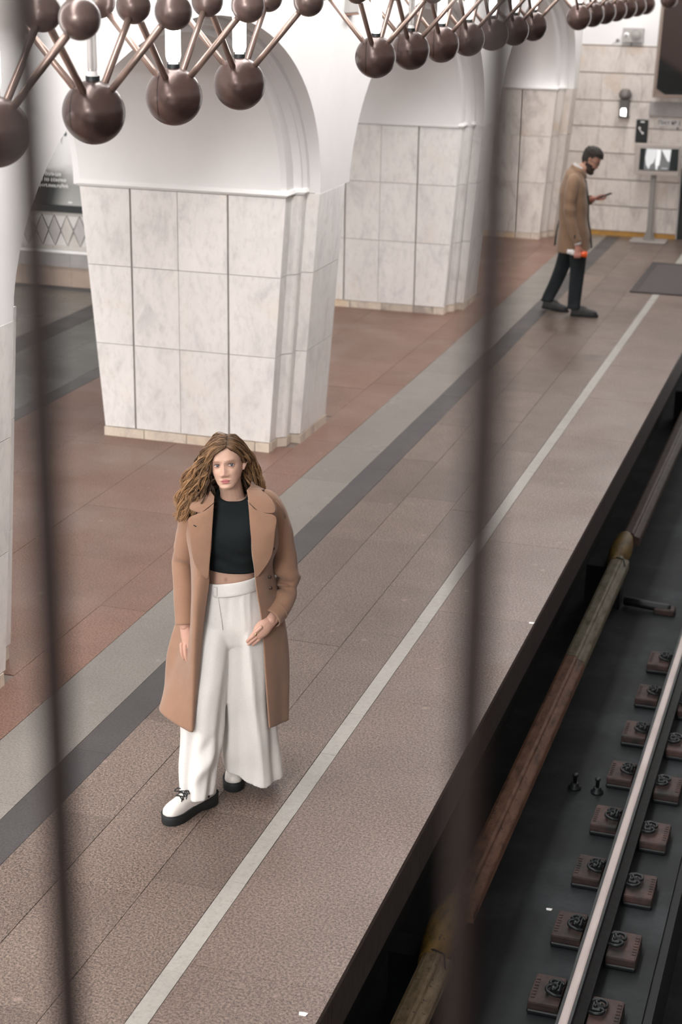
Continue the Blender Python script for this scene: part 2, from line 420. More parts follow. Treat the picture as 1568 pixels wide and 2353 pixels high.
# end wall of the concourse seen through the first passage
hw_ = tag(box('wall_concourse', -13, -5.8, 16.64, 16.8, 0, 4.5, M_plaster), 'end wall of the concourse with a band of diamond tiles', kind='structure')
m_tan = plain('tan_stone', (.33, .255, .21), .5, var=.12, scale=5); m_shelf = plain('grey_stone', (.30, .285, .28), .5, var=.1, scale=6)
m_d1 = plain('pale_diamond', (.56, .54, .52), .5, var=.06); m_d2 = plain('grey_diamond', (.40, .38, .37), .5, var=.08); m_d3 = plain('warm_tile', (.47, .44, .41), .5, var=.06)
xx = -9.6
while xx < -7.2:
    box('base_slab', xx, xx+.598, 16.57, 16.64, .035, .258, m_tan, hw_); box('ledge_slab', xx, xx+.598, 16.54, 16.64, .262, .415, m_shelf, hw_)
    box('ledge_slab', xx, xx+.598, 16.53, 16.64, .418, .442, M_cornice, hw_); xx += .6
box('skirting', -9.6, -7.2, 16.56, 16.64, 0, .03, plain('skirting_dark', (.07, .065, .065), .5), hw_)
def flat(name, pts, y, d, m, parent):
    n = len(pts); vs = [(x, y-d, z) for x, z in pts]+[(x, y, z) for x, z in pts]
    return mesh(name, vs, [tuple(range(n)), tuple(range(n, 2*n))[::-1]]+[(i, n+i, n+(i+1) % n, (i+1) % n) for i in range(n)], m, parent)
zc, hh, hd = .655, .168, .0765
box('tile_backing', -9.6, -7.2, 16.62, 16.64, .443, .86, plain('joint_grey', (.2, .19, .18), .8), hw_)
for i in range(-9, 9):
    x = -8.455+i*.158
    g = .003
    flat('diamond_tile', [(x, zc-hh+g), (x+hd-g, zc), (x, zc+hh-g), (x-hd+g, zc)], 16.62, .012, m_d2 if i % 2 else m_d3, hw_)
    xm = x+.079
    flat('wedge_tile', [(xm-.072, zc+hh), (xm+.072, zc+hh), (xm+.004, zc+.03), (xm-.004, zc+.03)], 16.62, .009, m_d1, hw_)
    flat('wedge_tile', [(xm-.072, zc-hh), (xm-.004, zc-.03), (xm+.004, zc-.03), (xm+.072, zc-hh)], 16.62, .009, m_d1 if i % 3 else m_d3, hw_)
for i in range(5):
    box('border_tile', -9.6+i*.48, -9.6+i*.48+.476, 16.61, 16.62, .825, .858, m_d3, hw_); box('border_tile', -9.6+i*.48, -9.6+i*.48+.476, 16.61, 16.62, .446, .486, m_d3, hw_)

# framed poster above it
po = tag(empty('poster', (-8.75, 16.62, .86)), 'grey and white framed poster seen through the passage behind the lamps', 'poster')
def pbox(name, x0, x1, y0, y1, z0, z1, m): 
    return box(name, x0+8.75, x1+8.75, y0, y1, z0-.86, z1-.86, m, po)
m_fr = plain('poster_frame_black', (.012, .015, .016), .4)
pbox('frame_rail', -9.9, -7.6, -.05, .02, .862, .938, m_fr); pbox('frame_rail', -9.9, -7.6, -.05, .02, 2.6, 2.66, m_fr)
pbox('frame_stile', -9.9, -9.84, -.045, .02, .939, 2.599, m_fr); pbox('frame_stile', -7.66, -7.6, -.045, .02, .939, 2.599, m_fr)
x = N('poster_print'); o_ = x.obj(); sp = x.n('ShaderNodeSeparateXYZ'); x.l(o_, sp.inputs[0])
zz = x.math('ADD', sp.outputs[2], x.math('MULTIPLY', x.noise(x.scale(o_, (1.5, 1, 6)), 3, 3, .6), .10))
up = x.ramp(zz, [(.0, (.40,)*3), (.14, (.36, .36, .35)), (.34, (.27, .27, .265)), (.48, (.46, .45, .44)), (.58, (.62, .61, .60)), (.8, (.66, .65, .64))])
dk = x.ramp(x.math('ADD', sp.outputs[0], x.math('MULTIPLY', sp.outputs[2], -.32)), [(.0, (.03, .045, .048)), (.07, (.10, .12, .12)), (.20, (.75,)*3), (.3, (1.0,)*3)])
lo = x.ramp(zz, [(.40, (1,)*3), (.55, (0,)*3)])
c = x.mix('MIX', lo, up, x.mix('MULTIPLY', 1.0, up, dk))
M_poster = x.done(c, .25)
pbox('poster_sheet', -9.84, -7.66, -.012, .018, .938, 2.6, M_poster)
m_ink = plain('poster_ink', (.04, .045, .05), .4); m_wht = plain('poster_lettering', (.80, .79, .78), .5); m_mid = plain('poster_grey', (.38, .37, .365), .5)
def ptri(name, pts, m): flat(name, [(a+8.75, b-.86) for a, b in pts], -.012, .002, m, po)
ptri('printed_mark', [(-8.64, 1.545), (-8.61, 1.562), (-8.54, 1.578), (-8.60, 1.594), (-8.64, 1.597)], m_ink)
ptri('printed_mark', [(-8.448, 1.69), (-8.43, 1.685), (-8.415, 1.70), (-8.408, 1.735), (-8.42, 1.74), (-8.43, 1.72), (-8.447, 1.71)], m_ink)
ptri('printed_mark', [(-8.585, 1.665), (-8.565, 1.655), (-8.548, 1.665), (-8.545, 1.69), (-8.56, 1.705), (-8.58, 1.70)], m_mid)
ptri('printed_mark', [(-8.49, 1.60), (-8.478, 1.605), (-8.465, 1.68), (-8.485, 1.76), (-8.50, 1.78), (-8.49, 1.70)], m_mid)
def text(name, body, loc, size, m, parent, rot=(pi/2, 0, 0), ext=.0015, align='LEFT', sx=1):
    cu = bpy.data.curves.new(name, 'FONT'); cu.body = body; cu.size = size; cu.extrude = ext; cu.offset = size*.012; cu.align_x = align; cu.align_y = 'CENTER'; cu.resolution_u = 2
    cu.materials.append(m); o = bpy.data.objects.new(name, cu); COL.objects.link(o); o.location = loc; o.rotation_euler = rot; bpy.context.view_layer.update()
    me = bpy.data.meshes.new_from_object(o.evaluated_get(bpy.context.evaluated_depsgraph_get())); bpy.data.objects.remove(o)
    o = bpy.data.objects.new(name, me); COL.objects.link(o); o.location = loc; o.rotation_euler = rot; o.parent = parent; o['kind'] = 'stuff'; return o
text('lettering', 'ь больше', (-.005, -.016, .412), .056, m_wht, po); text('lettering', 'но по ссылке', (-.05, -.016, .35), .056, m_wht, po)
text('lettering', 'transport.mos.ru/link', (-.145, -.016, .288), .056, m_wht, po)
box('small_caption', .325, .37, -.015, -.011, .105, .118, m_wht, po)

# ---------------------------------------------------------------- far end wall of the platform
wb = tag(box('wall_back', -4.5, -2.44, 22.765, 23, 0, 5.3, M_plaster), 'end wall of pale marble courses below white plaster', kind='structure')
box('joint_backing', -4.05, -2.45, 22.752, 22.766, .06, 2.51, M_wjoint, wb)
zb = [.065, .404, .758, 1.108, 1.452, 1.795, 2.153, 2.502]
for r, (z0, z1) in enumerate(zip(zb, zb[1:])):
    xx = -4.02
    while xx < -2.46:
        w = random.uniform(.32, .75); x1 = min(xx+w, -2.45)
        if -2.45-x1 < .15: x1 = -2.45
        slab('marble_slab', xx, x1, 22.735, 22.766, z0+.006, z1-.006, M_marble_w, wb, .003); xx = x1
xx = -4.0
m_ylw = plain('ochre_skirting', (.42, .22, .05), .5, var=.25, scale=5)
while xx < -2.46:
    x1 = min(xx+.52, -2.45); slab('skirting_tile', xx, x1, 22.72, 22.766, 0, .062, m_ylw, wb, .004); xx = x1
tag(box('wall_portal', -2.44, -1.577, 22.80, 23, 0, 5.3, plain('portal_dark', (.03, .03, .03), .7)), 'dark recess beside the end wall', kind='structure')
box('lintel', -2.44, -1.577, 22.74, 22.80, .95, 5.3, M_plaster, wb)
tag(box('trim_1', -2.923, -1.60, 22.69, 22.735, 1.626, 1.813, plain('ledge_grey', (.33, .31, .30), .6, var=.1)), 'grey ledge under the mirror', kind='structure')

# tilted mirror
mi = tag(empty('platform_mirror', (-2.853, 22.42, 1.89)), 'large tilted mirror in a thin frame high on the end wall', 'mirror')
mi.rotation_euler = (radians(7), 0, radians(17))
m_mf = plain('mirror_frame', (.30, .235, .20), .5)
x = N('mirror_glass'); M_mir = x.done((.62, .60, .58), .05, 1.0)
box('mirror_panel', .03, .97, -.012, .0, .03, 1.37, M_mir, mi); box('backing', .01, .99, .002, .03, 0.01, 1.39, m_fr, mi)
for a in ((.0, .032, 0, 1.4), (.968, 1.0, 0, 1.4), (.033, .967, .0, .032), (.033, .967, 1.368, 1.4)): box('frame_bar', a[0], a[1], -.03, .03, a[2], a[3], m_mf, mi)
mesh('corner_clip', [(.033, -.02, .033), (.16, -.02, .033), (.13, -.02, .033), (.033, -.02, .115), (.033, -.014, .09), (.105, -.014, .033)], [(0, 5, 4), (5, 1, 3, 4)], m_mf, mi)
for c_ in (.2, .8): tube('wall_arm', [(c_, .03, 1.2), (c_, .30, 1.25)], .015, M_iron, mi, 8)

# loudspeaker box
m_grb = plain('painted_grey_metal', (.42, .40, .385), .5); m_grd = plain('grille_grey', (.33, .315, .30), .6)
lb = tag(empty('loudspeaker_box', (-3.203, 22.74, 2.646)), 'grey box with a round grille high on the end wall', 'loudspeaker')
box('case', -.137, .137, -.06, 0, -.094, .094, m_grb, lb, .006)
lathe('round_grille', [(.001, -.072), (.058, -.072), (.062, -.066), (.066, -.066), (.070, -.074), (.074, -.066), (.076, -.058)], m_grd, lb, 28, (.042, 0, 0), 'Y')
lathe('knob', [(.001, -.082), (.012, -.082), (.012, -.075), (.03, -.072), (.034, -.062), (.036, -.058)], M_cornice, lb, 20, (-.085, 0, .0), 'Y')
lathe('knob_centre', [(.001, -.086), (.010, -.086), (.011, -.08)], M_black, lb, 12, (-.085, 0, 0), 'Y')
tube('cable', [(-.02, -.02, -.093), (-.02, -.015, -.12), (-.02, -.012, -.14)], .006, M_iron, lb, 6)
sc_ = tag(empty('wall_socket', (-3.41, 22.765, 2.577)), 'tiny round socket beside the grey loudspeaker box', 'socket')
lathe('cap', [(.001, -.03), (.018, -.03), (.022, -.024), (.022, 0)], m_grd, sc_, 14, (0, 0, 0), 'Y'); lathe('pin', [(.001, -.036), (.006, -.036), (.006, -.028)], M_black, sc_, 8, (0, 0, 0), 'Y')
tube('wire', [(-.01, -.006, -.015), (-.06, -.006, -.045), (-.07, -.006, -.07)], .004, m_grb, sc_, 6)

# wall lamp
wl = tag(empty('wall_lamp', (-3.245, 22.735, 1.60)), 'grey wall lamp with a small lit window above the phone sign', 'lamp')
m_lampm = plain('lamp_metal', (.19, .17, .16), .55, .3, .25, 30)
lathe('ribbed_cap', [(.001, .36), (.045, .36), (.062, .345), (.07, .335), (.066, .325), (.086, .31), (.080, .298), (.09, .286), (.082, .274), (.084, .26), (.062, .245), (.056, .235), (.05, .225)], m_lampm, wl, 24, (0, -.09, 0))
mesh_b = bmesh.new(); bbox(mesh_b, -.062, .062, -.15, -.03, .0, .222, .022, 3); from_bm('lamp_body', mesh_b, plain('lamp_hood', (.10, .095, .09), .5), wl)
bm = bmesh.new(); bbox(bm, -.07, .07, -.13, -.005, -.01, .012, .006, 1); from_bm('foot', bm, m_lampm, wl)
box('bracket', -.03, .03, -.03, 0, .05, .19, m_lampm, wl)
x = N('lamp_window'); x.b.inputs['Emission Color'].default_value = (1, .97, .94, 1); x.b.inputs['Emission Strength'].default_value = 3.5; M_win = x.done((.9, .9, .9), .4)
flat('lit_window', [(-.036, .022), (.034, .014), (.036, .085), (.026, .118), (-.024, .116), (-.038, .095)], -.148, .006, M_win, wl)

# emergency phone sign
ph = tag(empty('phone_sign', (-3.0, 22.735, 1.272)), 'black sign with a white telephone handset on the end wall', 'sign')
m_blk = plain('black_enamel', (.010, .013, .014), .35)
bm = bmesh.new(); bbox(bm, -.08, .078, -.05, 0, 0, .298, .008, 2); from_bm('panel', bm, m_blk, ph)
box('top_mark', -.022, .03, -.053, -.049, .262, .278, m_wht, ph)
hp = catmull([(-.022, .20), (-.027, .178), (-.015, .155), (.006, .135), (.028, .122)], 4)
w_ = [.014, .018, .019, .016, .010, .008, .0075, .0075, .0075, .0075, .0075, .008, .010, .016, .019, .018, .013]
L_, R_ = [], []
for i, p in enumerate(hp):
    t = (hp[min(i+1, len(hp)-1)]-hp[max(i-1, 0)]).normalized(); nrm = Vector((-t.y, t.x)); k = w_[min(i, len(w_)-1)]
    L_.append((p.x+nrm.x*k*.5, p.y+nrm.y*k*.5)); R_.append((p.x-nrm.x*k*1.0, p.y-nrm.y*k*1.0))
flat('handset_symbol', L_+R_[::-1], -.050, .003, m_wht, ph)

# numbered plate
sg = tag(empty('post_sign', (-2.646, 22.735, 1.539)), 'small white plate lettered Пост № 2 beside the phone sign', 'sign')
box('plate', -.128, .13, -.012, 0, -.043, .043, plain('sign_white', (.60, .585, .57), .5), sg)
text('lettering', 'Пост № 2', (0, -.0135, .002), .066, plain('sign_ink', (.03, .035, .035), .5), sg, align='CENTER')
box('fixing', .10, .125, -.02, 0, -.085, -.05, m_lampm, sg)

# screen on a stand
st = tag(empty('monitor_stand', (-2.765, 22.43, 0)), 'grey surveillance screen on a steel post at the end wall', 'monitor')
m_steel = plain('stand_grey', (.27, .25, .235), .45, .2, .06)
m_hous = plain('housing_grey', (.42, .375, .345), .5)
bm = bmesh.new(); bbox(bm, -.24, .24, -.17, .20, 0, .022, .007, 2); from_bm('base_plate', bm, plain('plate_steel', (.30, .27, .25), .5), st)
bm = bmesh.new(); bbox(bm, -.034, .034, -.04, .04, .022, .93, .008, 2); from_bm('post', bm, m_steel, st)
for s in (-1, 1):
    flat('gusset', [(s*.034, .022), (s*.085, .022), (s*.034, .17)], .02, .04, m_steel, st)
bm = bmesh.new(); bbox(bm, -.255, .335, -.10, .02, .895, 1.29, .008, 2); from_bm('housing', bm, m_hous, st)
bm = bmesh.new(); bbox(bm, -.253, -.02, -.055, .02, .90, 1.285, .004, 1); 
from_bm('rear_shell', bm, plain('housing_shadow', (.2, .18, .165), .6), st)
def scr(name, pts, e, d=.0015, y=-.104):
    key = 'screen_%03d' % round(e*1000)
    m_ = bpy.data.materials.get(key)
    if not m_:
        x_ = N(key); x_.b.inputs['Emission Color'].default_value = (1, .985, .97, 1); x_.b.inputs['Emission Strength'].default_value = e; m_ = x_.done((.02, .025, .027), .3)
    return flat(name, pts, y, d, m_, st)
scr_ = flat('screen', [(-.19, .955), (.32, .965), (.315, 1.25), (-.186, 1.238)], -.100, .004, plain('screen_black', (.013, .02, .022), .25), st)
scr('display_picture', [(-.125, .963), (.205, .968), (.222, 1.245), (-.118, 1.24)], .10, .0015, -.1042)
scr('display_picture', [(-.10, 1.03), (-.06, .97), (-.045, 1.02), (-.03, 1.04), (-.005, 1.055), (.02, 1.13), (.028, 1.235), (-.10, 1.235), (-.115, 1.12)], .50, .0012, -.106)
scr('display_picture', [(.025, 1.14), (.02, 1.06), (.035, .97), (.05, .97), (.055, 1.015), (.075, 1.03), (.085, 1.12), (.085, 1.235), (.03, 1.235)], .62, .0012, -.106)
scr('display_picture', [(.09, 1.236), (.215, 1.24), (.205, 1.08), (.18, 1.085)], .55, .0012, -.106)
scr('display_picture', [(.105, .985), (.185, .985), (.18, .998), (.11, .998)], .30, .0012, -.106)
for o in st.children:
    pass

# floor mat
mt = tag(empty('floor_mat', (-2.1, 19.8, .0)), 'dark grey ribbed mat lying across the white floor line', 'mat')
x = N('mat_ribs'); wv = x.n('ShaderNodeTexWave'); wv.inputs['Scale'].default_value = 9; wv.inputs['Distortion'].default_value = .6; x.l(x.obj(), wv.inputs['Vector'])
c = x.ramp(wv.outputs['Fac'], [(.2, (.050, .040, .040)), (.7, (.078, .063, .062))]); x.bump(wv.outputs['Fac'], .5, .004); M_mat = x.done(c, .9)
box('mat_field', -.33, .50, -.86, .97, .001, .010, M_mat, mt); m_mb = plain('mat_border', (.040, .033, .034), .8)
for a in ((-.40, .50, -.95, -.862), (-.40, .50, .972, 1.04), (-.40, -.332, -.86, .97)): box('mat_border', a[0], a[1], a[2], a[3], .001, .013, m_mb, mt)

# small grey box on the plaster
gb = tag(empty('sensor_box', (-3.84, 12.22, 3.27)), 'small grey box with a rusty lower edge on the white plaster', 'sensor')
box('case', -.02, .05, -.10, .10, -.04, .09, m_grb, gb, .005); box('lower_edge', -.02, .052, -.10, .10, -.055, -.041, plain('rust', (.23, .13, .095), .7), gb)

# ---------------------------------------------------------------- track
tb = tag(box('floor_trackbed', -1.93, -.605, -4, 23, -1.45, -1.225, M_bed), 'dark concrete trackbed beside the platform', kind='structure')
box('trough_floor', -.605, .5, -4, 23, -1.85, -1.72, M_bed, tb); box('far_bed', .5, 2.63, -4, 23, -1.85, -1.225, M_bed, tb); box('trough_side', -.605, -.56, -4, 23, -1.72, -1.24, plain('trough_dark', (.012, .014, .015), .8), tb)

rail = tag(empty('running_rail', (-.923, 10, -1.0)), 'steel running rail with a bright worn head', 'rail')
def extrude_y(name, prof, y0, y1, m, parent, smooth=False):
    n = len(prof); vs = [(a, y0, b) for a, b in prof]+[(a, y1, b) for a, b in prof]
    return mesh(name, vs, [tuple(range(n)), tuple(range(n, 2*n))[::-1]]+[(i, n+i, n+(i+1) % n, (i+1) % n) for i in range(n)], m, parent, smooth)
half = [(.034, -.005), (.036, -.030), (.030, -.040), (.009, -.052), (.008, -.12), (.02, -.135), (.066, -.148), (.066, -.158)]
extrude_y('rail_body', [(-a, b) for a, b in half][::-1]+half, -13.9, 12.9, M_railside, rail)
extrude_y('worn_head', [(-.022, -.006), (-.0195, -.001), (-.012, .001), (.012, .001), (.0195, -.001), (.022, -.006)], -13.9, 12.9, M_railtop, rail)

# rail fastenings
def clip_path():
    return catmull([(.055, .075, .0), (.02, .07, .012), (-.035, .055, .024), (-.06, .015, .026), (-.045, -.03, .022), (.0, -.045, .026), (.03, -.02, .036), (.01, .01, .038), (-.02, .0, .03)], 5)
def fastening(name):
    t = empty(name)
    bm = bmesh.new(); bbox(bm, -.078, .078, -.125, .125, -.05, .0, .012, 2); from_bm('baseplate', bm, M_plate, t)
    bm = bmesh.new(); bbox(bm, -.080, .080, -.128, .128, -.073, -.045, .008, 1); from_bm('pad', bm, M_iron, t)
    # a bent spring clip with two loops
    c1 = catmull([(.07, .05, .012), (.03, .075, .02), (-.02, .07, .022), (-.042, .035, .022), (-.02, .012, .026), (.02, .01, .034), (.03, .03, .04)], 5)
    c2 = catmull([(.07, -.085, .012), (.02, -.098, .02), (-.04, -.075, .022), (-.055, -.03, .022), (-.03, .0, .026), (.01, -.005, .034), (.03, -.03, .036), (.01, -.055, .03)], 5)
    c1 = [Vector((q.x*.62+.032, q.y*.72, q.z+.002)) for q in c1]; c2 = [Vector((q.x*.62+.032, q.y*.72, q.z+.002)) for q in c2]
    v, f = join_data([tube_data(c1, .0085, 7), tube_data(c2, .0085, 7)])
    mesh('spring_clip', v, f, M_iron, t, True)
    bm = bmesh.new(); bbox(bm, .018, .07, -.035, .03, 0, .035, .008, 1); from_bm('shoulder', bm, M_iron, t)
    v, f = [], []
    for i in range(7):
        bm = None; y = -.09+i*.026
        for q in ((0, .018), (.018, .018)):
            pass
        k = len(v); v += [(-.068, y, .001), (-.048, y, .001), (-.048, y+.012, .001), (-.068, y+.012, .001), (-.068, y, .004), (-.048, y, .004), (-.048, y+.012, .004), (-.068, y+.012, .004)]
        f += [tuple(a+k for a in q) for q in ((0, 1, 5, 4), (1, 2, 6, 5), (2, 3, 7, 6), (3, 0, 4, 7), (4, 5, 6, 7))]
    o = mesh('raised_marking', v, f, M_plate, t); o['kind'] = 'stuff'
    return t
def copy_tree(o, parent=None):
    c = o.copy(); COL.objects.link(c)
    if parent: c.parent = parent; c.matrix_parent_inverse = o.matrix_parent_inverse
    for ch in o.children: copy_tree(ch, c)
    return c
fa = fastening('rail_fastening')
ords = ['nearest', 'second', 'third', 'fourth', 'fifth', 'sixth', 'seventh', 'eighth', 'ninth', 'tenth', 'eleventh', 'twelfth']
first = True
for side in (0, 1):
    n = 8 if side == 0 else 7
    for i in range(n):
        t = fa if first else copy_tree(fa); first = False
        y = 6.955+.607*i+(0.0 if side == 0 else -.05)
        if side == 1: y -= .02
        t.location = (-1.073, y, -1.15) if side == 0 else (-.772, y-.03, -1.15)
        t.rotation_euler = (0, 0, 0 if side == 0 else pi)
        tag(t, 'rusty fastening on the %s side of the rail, %s from the camera' % ('platform' if side == 0 else 'far', ords[i]), 'fastening', 'rail fastenings')

# contact rail under its cover
cr = tag(empty('contact_rail', (-1.55, 10, -.76)), 'covered third rail in worn yellow and rust below the platform edge', 'rail')
prof = [(-.052, -.10), (-.055, -.03), (-.046, -.006), (-.03, .0), (.02, .0), (.034, -.006), (.040, -.022), (.052, -.030), (.080, -.036), (.086, -.046), (.086, -.10)]
def cover(y0, y1, m):
    extrude_y('cover_segment', prof, y0-10+.004, y1-10-.004, m, cr)
cover(2.5, 6.53, M_cover_y); cover(6.95, 10.15, M_cover_r); cover(10.15, 12.2, M_cover_g); cover(12.75, 17.9, M_cover_b); cover(18.4, 22.9, M_cover_r)
box('rail_core', -.03, .03, -7.5, 12.9, -.20, -.10, M_railside, cr)
def cap(y0, y1):
    V, F = [], []
    st_ = [(0, .80, .94), (.09, .82, .95), (.13, 1.02, 1.0), (.35, 1.28, 1.12), (.6, 1.36, 1.15), (.85, 1.22, 1.10), (.95, 1.05, 1.0), (1.0, .8, .8)]
    n = 18
    for t, w, h in st_:
        y = lerp(y0, y1, t)-10
        for i in range(n):
            a = pi*i/(n-1)
            cx = -.026; X = cx-cos(a)*.061*w; Z = -.10+(max(0,sin(a))**.65)*.112*h
            V.append((X, y, Z))
    for j in range(len(st_)-1):
        for i in range(n-1): F.append((j*n+i, j*n+i+1, (j+1)*n+i+1, (j+1)*n+i))
    F.append(tuple(range(n))); F.append(tuple((len(st_)-1)*n+i for i in range(n))[::-1])
    o = mesh('insulator_cap', V, F, M_cap, cr); autosmooth(o, 50)
    c_ = tube('cap_strap', [(-.07+.012, y0-10+.03, -.09), (-.05, y0-10+.03, -.01), (.0, y0-10+.02, .006), (.05, y0-10+.01, .0), (.075, y0-10-.06, -.04), (.085, y0-10-.10, -.06)], .005, M_iron, cr, 6)
    box('bracket', -.25, .03, y0-10+.12, y0-10+.3, -.5, -.12, M_iron, cr)
cap(6.50, 7.05); cap(12.10, 12.78); cap(17.85, 18.45)
# cable duct crossing the bed
cb = tag(empty('cable_duct', (-1.389, 12.27, -1.225)), 'black cable duct lying across the trackbed', 'cable')
v, f = tube_data(catmull([(-.10, .05, .04), (-.02, .02, .05), (.08, .0, .05), (.26, .0, .04)], 5), .035, 9); mesh('sleeve', v, f, M_iron, cb, True)
bm = bmesh.new(); bbox(bm, .14, .30, -.06, .05, 0, .05, .008); from_bm('end_block', bm, M_plate, cb)
for i, (bx_, by_) in enumerate(((-1.333, 9.187), (-1.192, 9.176))):
    b = tag(empty('anchor_bolt', (bx_, by_, -1.225)), ['rusty anchor bolt on the trackbed, the one farther from the rail', 'rusty anchor bolt on the trackbed, the one closer to the rail'][i], 'bolt', 'anchor bolts')
    lathe('washer', [(.04, 0), (.04, .012), (.026, .016), (.026, .034), (.02, .04), (.001, .04)], M_iron, b, 10); lathe('shank', [(.012, .03), (.012, .085), (.018, .088), (.018, .10), (.001, .10)], M_iron, b, 8)
for i, (p_, l_) in enumerate((((-1.592, 8.8, .001), 'white paper scrap at the very edge of the platform'), ((-1.64, 4.86, .001), 'white paper scrap at the platform edge nearest the camera'), ((-1.223, 7.781, -1.224), 'small pale paper scrap lying on the trackbed'))):
    s_ = mesh('paper_scrap', [(-.012, -.008, 0), (.014, -.01, .002), (.018, .007, .004), (.0, .012, .001), (-.016, .006, .003)], [(0, 1, 2, 3, 4)], M_cornice); s_.location = p_; tag(s_, l_, 'litter')
    md = s_.modifiers.new('t', 'SOLIDIFY'); md.thickness = .002

# ---------------------------------------------------------------- chandeliers
def ball_material(name, lo, hi, rough):
    x = N(name); o_ = x.obj(); r = x.rnd(); f = x.noise(o_, 9, 4, .6)
    c = x.ramp(f, [(.3, lo), (.7, hi)])
    sp = x.n('ShaderNodeSeparateXYZ'); x.l(o_, sp.inputs[0])
    ln = x.ramp(x.math('ABSOLUTE', x.math('ADD', sp.outputs[0], .045)), [(.0, (.15,)*3), (.0016, (.15,)*3), (.0032, (1,)*3)])
    c = x.mix('MULTIPLY', 1.0, x.tint(c, .22), ln)
    return x.done(c, rough, .42, .6)
M_ball = ball_material('lamp_ball_bronze', (.070, .044, .039), (.125, .080, .070), .27)
M_ball2 = ball_material('lamp_ball_small', (.095, .066, .060), (.165, .115, .103), .3)
M_rod = plain('copper_rod', (.34, .25, .215), .34, .7, .06)
x = N('tube_light'); x.b.inputs['Emission Color'].default_value = (1, .985, .96, 1); x.b.inputs['Emission Strength'].default_value = 6.0; M_tube = x.done((.9, .9, .9), .3)
x = N('tube_off_glass'); M_off = x.done((.86, .85, .84), .25, Transmission_Weight=.55)
M_sock = plain('tube_socket', (.74, .73, .72), .4)
def sphere_me(name, r, m, nu, nv):
    bm = bmesh.new(); bmesh.ops.create_uvsphere(bm, u_segments=nu, v_segments=nv, radius=r); me = bpy.data.meshes.new(name); bm.to_mesh(me); bm.free()
    me.materials.append(m); me.polygons.foreach_set('use_smooth', [True]*len(me.polygons)); return me
me_big = sphere_me('lower_ball', .1076, M_ball, 40, 24); me_small = sphere_me('upper_ball', .062, M_ball2, 28, 16)
X0, ZL, ZU, SP, SD = -2.55, 3.15, 3.487, .69, .30
def rod_me(a, b, r=.0125):
    vs, fs = tube_data([a, b], r, 10); me = bpy.data.meshes.new('rod'); me.from_pydata([tuple(v) for v in vs], [], fs); me.materials.append(M_rod)
    me.polygons.foreach_set('use_smooth', [True]*len(fs)); return me
dz = ZU-ZL
rods = [rod_me((0, 0, 0), (s*SD, 0, dz)) for s in (-1, 1)]+[rod_me((0, 0, 0), (0, s*SP/2, dz)) for s in (-1, 1)]
def tube_me(r, z0, z1, m, name):
    prof = [(.001, z0), (r*.8, z0), (r, z0+.02), (r, z1-.02), (r*.8, z1), (.001, z1)]; vs, fs = [], []; n = 16
    for rr, z in prof:
        for k in range(n): vs.append((rr*cos(2*pi*k/n), rr*sin(2*pi*k/n), z))
    for i in range(len(prof)-1):
        for k in range(n): fs.append((i*n+k, i*n+(k+1) % n, (i+1)*n+(k+1) % n, (i+1)*n+k))
    me = bpy.data.meshes.new(name); me.from_pydata(vs, [], fs); me.materials.append(m); me.polygons.foreach_set('use_smooth', [True]*len(fs)); return me
me_tube = tube_me(.0285, .128, .80, M_tube, 'light_tube'); me_off = tube_me(.016, .128, .80, M_off, 'light_tube'); me_sock = tube_me(.019, .098, .136, M_sock, 'socket')
me_ring = tube_me(.024, .100, .107, M_iron, 'collar'); me_wire = tube_me(.003, .13, .78, M_grout, 'filament')
def chandelier(y, n, off, label):
    t = tag(empty('chandelier', (X0, y, ZL)), label, 'chandelier', 'hanging lamps of balls and rods')
    def put(name, me, loc, parent=t):
        o = bpy.data.objects.new(name, me); COL.objects.link(o); o.parent = parent; o.location = loc; return o
    for i in range(n):
        b = put('lower_ball', me_big, (0, i*SP, 0)); b.rotation_euler = (0, 0, random.uniform(-.5, .5))
        for r_ in rods: put('rod', r_, (0, i*SP, 0))
        for s in (-1, 1): put('upper_ball', me_small, (s*SD, i*SP, dz))
        tb_ = put('light_tube', me_off if i in off else me_tube, (0, i*SP, 0)); put('socket', me_sock, (0, 0, 0), tb_); put('collar', me_ring, (0, 0, 0), tb_)
        if i in off: put('filament', me_wire, (0, 0, 0), tb_); tb_['label'] = 'unlit clear glass tube'
    for i in range(-1, n): put('upper_ball', me_small, (0, (i+.5)*SP, dz))
    bm = bmesh.new(); bbox(bm, -.06, .06, -.3, (n-1)*SP+.3, .82, .90, .01); from_bm('spine', bm, M_ball2, t)
    for f_ in (.0, (n-1)*SP):
        v, f = tube_data([(0, f_, .9), (0, f_, 1.85)], .015, 8); mesh('hanger', v, f, M_rod, t, True)
    for i in range(n):
        for s in (-1, 1):
            v, f = tube_data([(s*SD, i*SP, dz), (0, i*SP, .86)], .010, 8); 
            if i % 3 == 0: mesh('stay', v, f, M_rod, t, True)
    return t
chandelier(2.48, 7, {4, 2}, 'nearest hanging lamp of dark balls, at the upper left over the platform')
chandelier(8.6, 7, {1}, 'middle hanging lamp of seven dark balls over the platform')
chandelier(14.7, 7, {3}, 'far hanging lamp of dark balls, before the end wall')
chandelier(20.9, 1, set(), 'last hanging lamp in front of the mirror, only a ball shows')

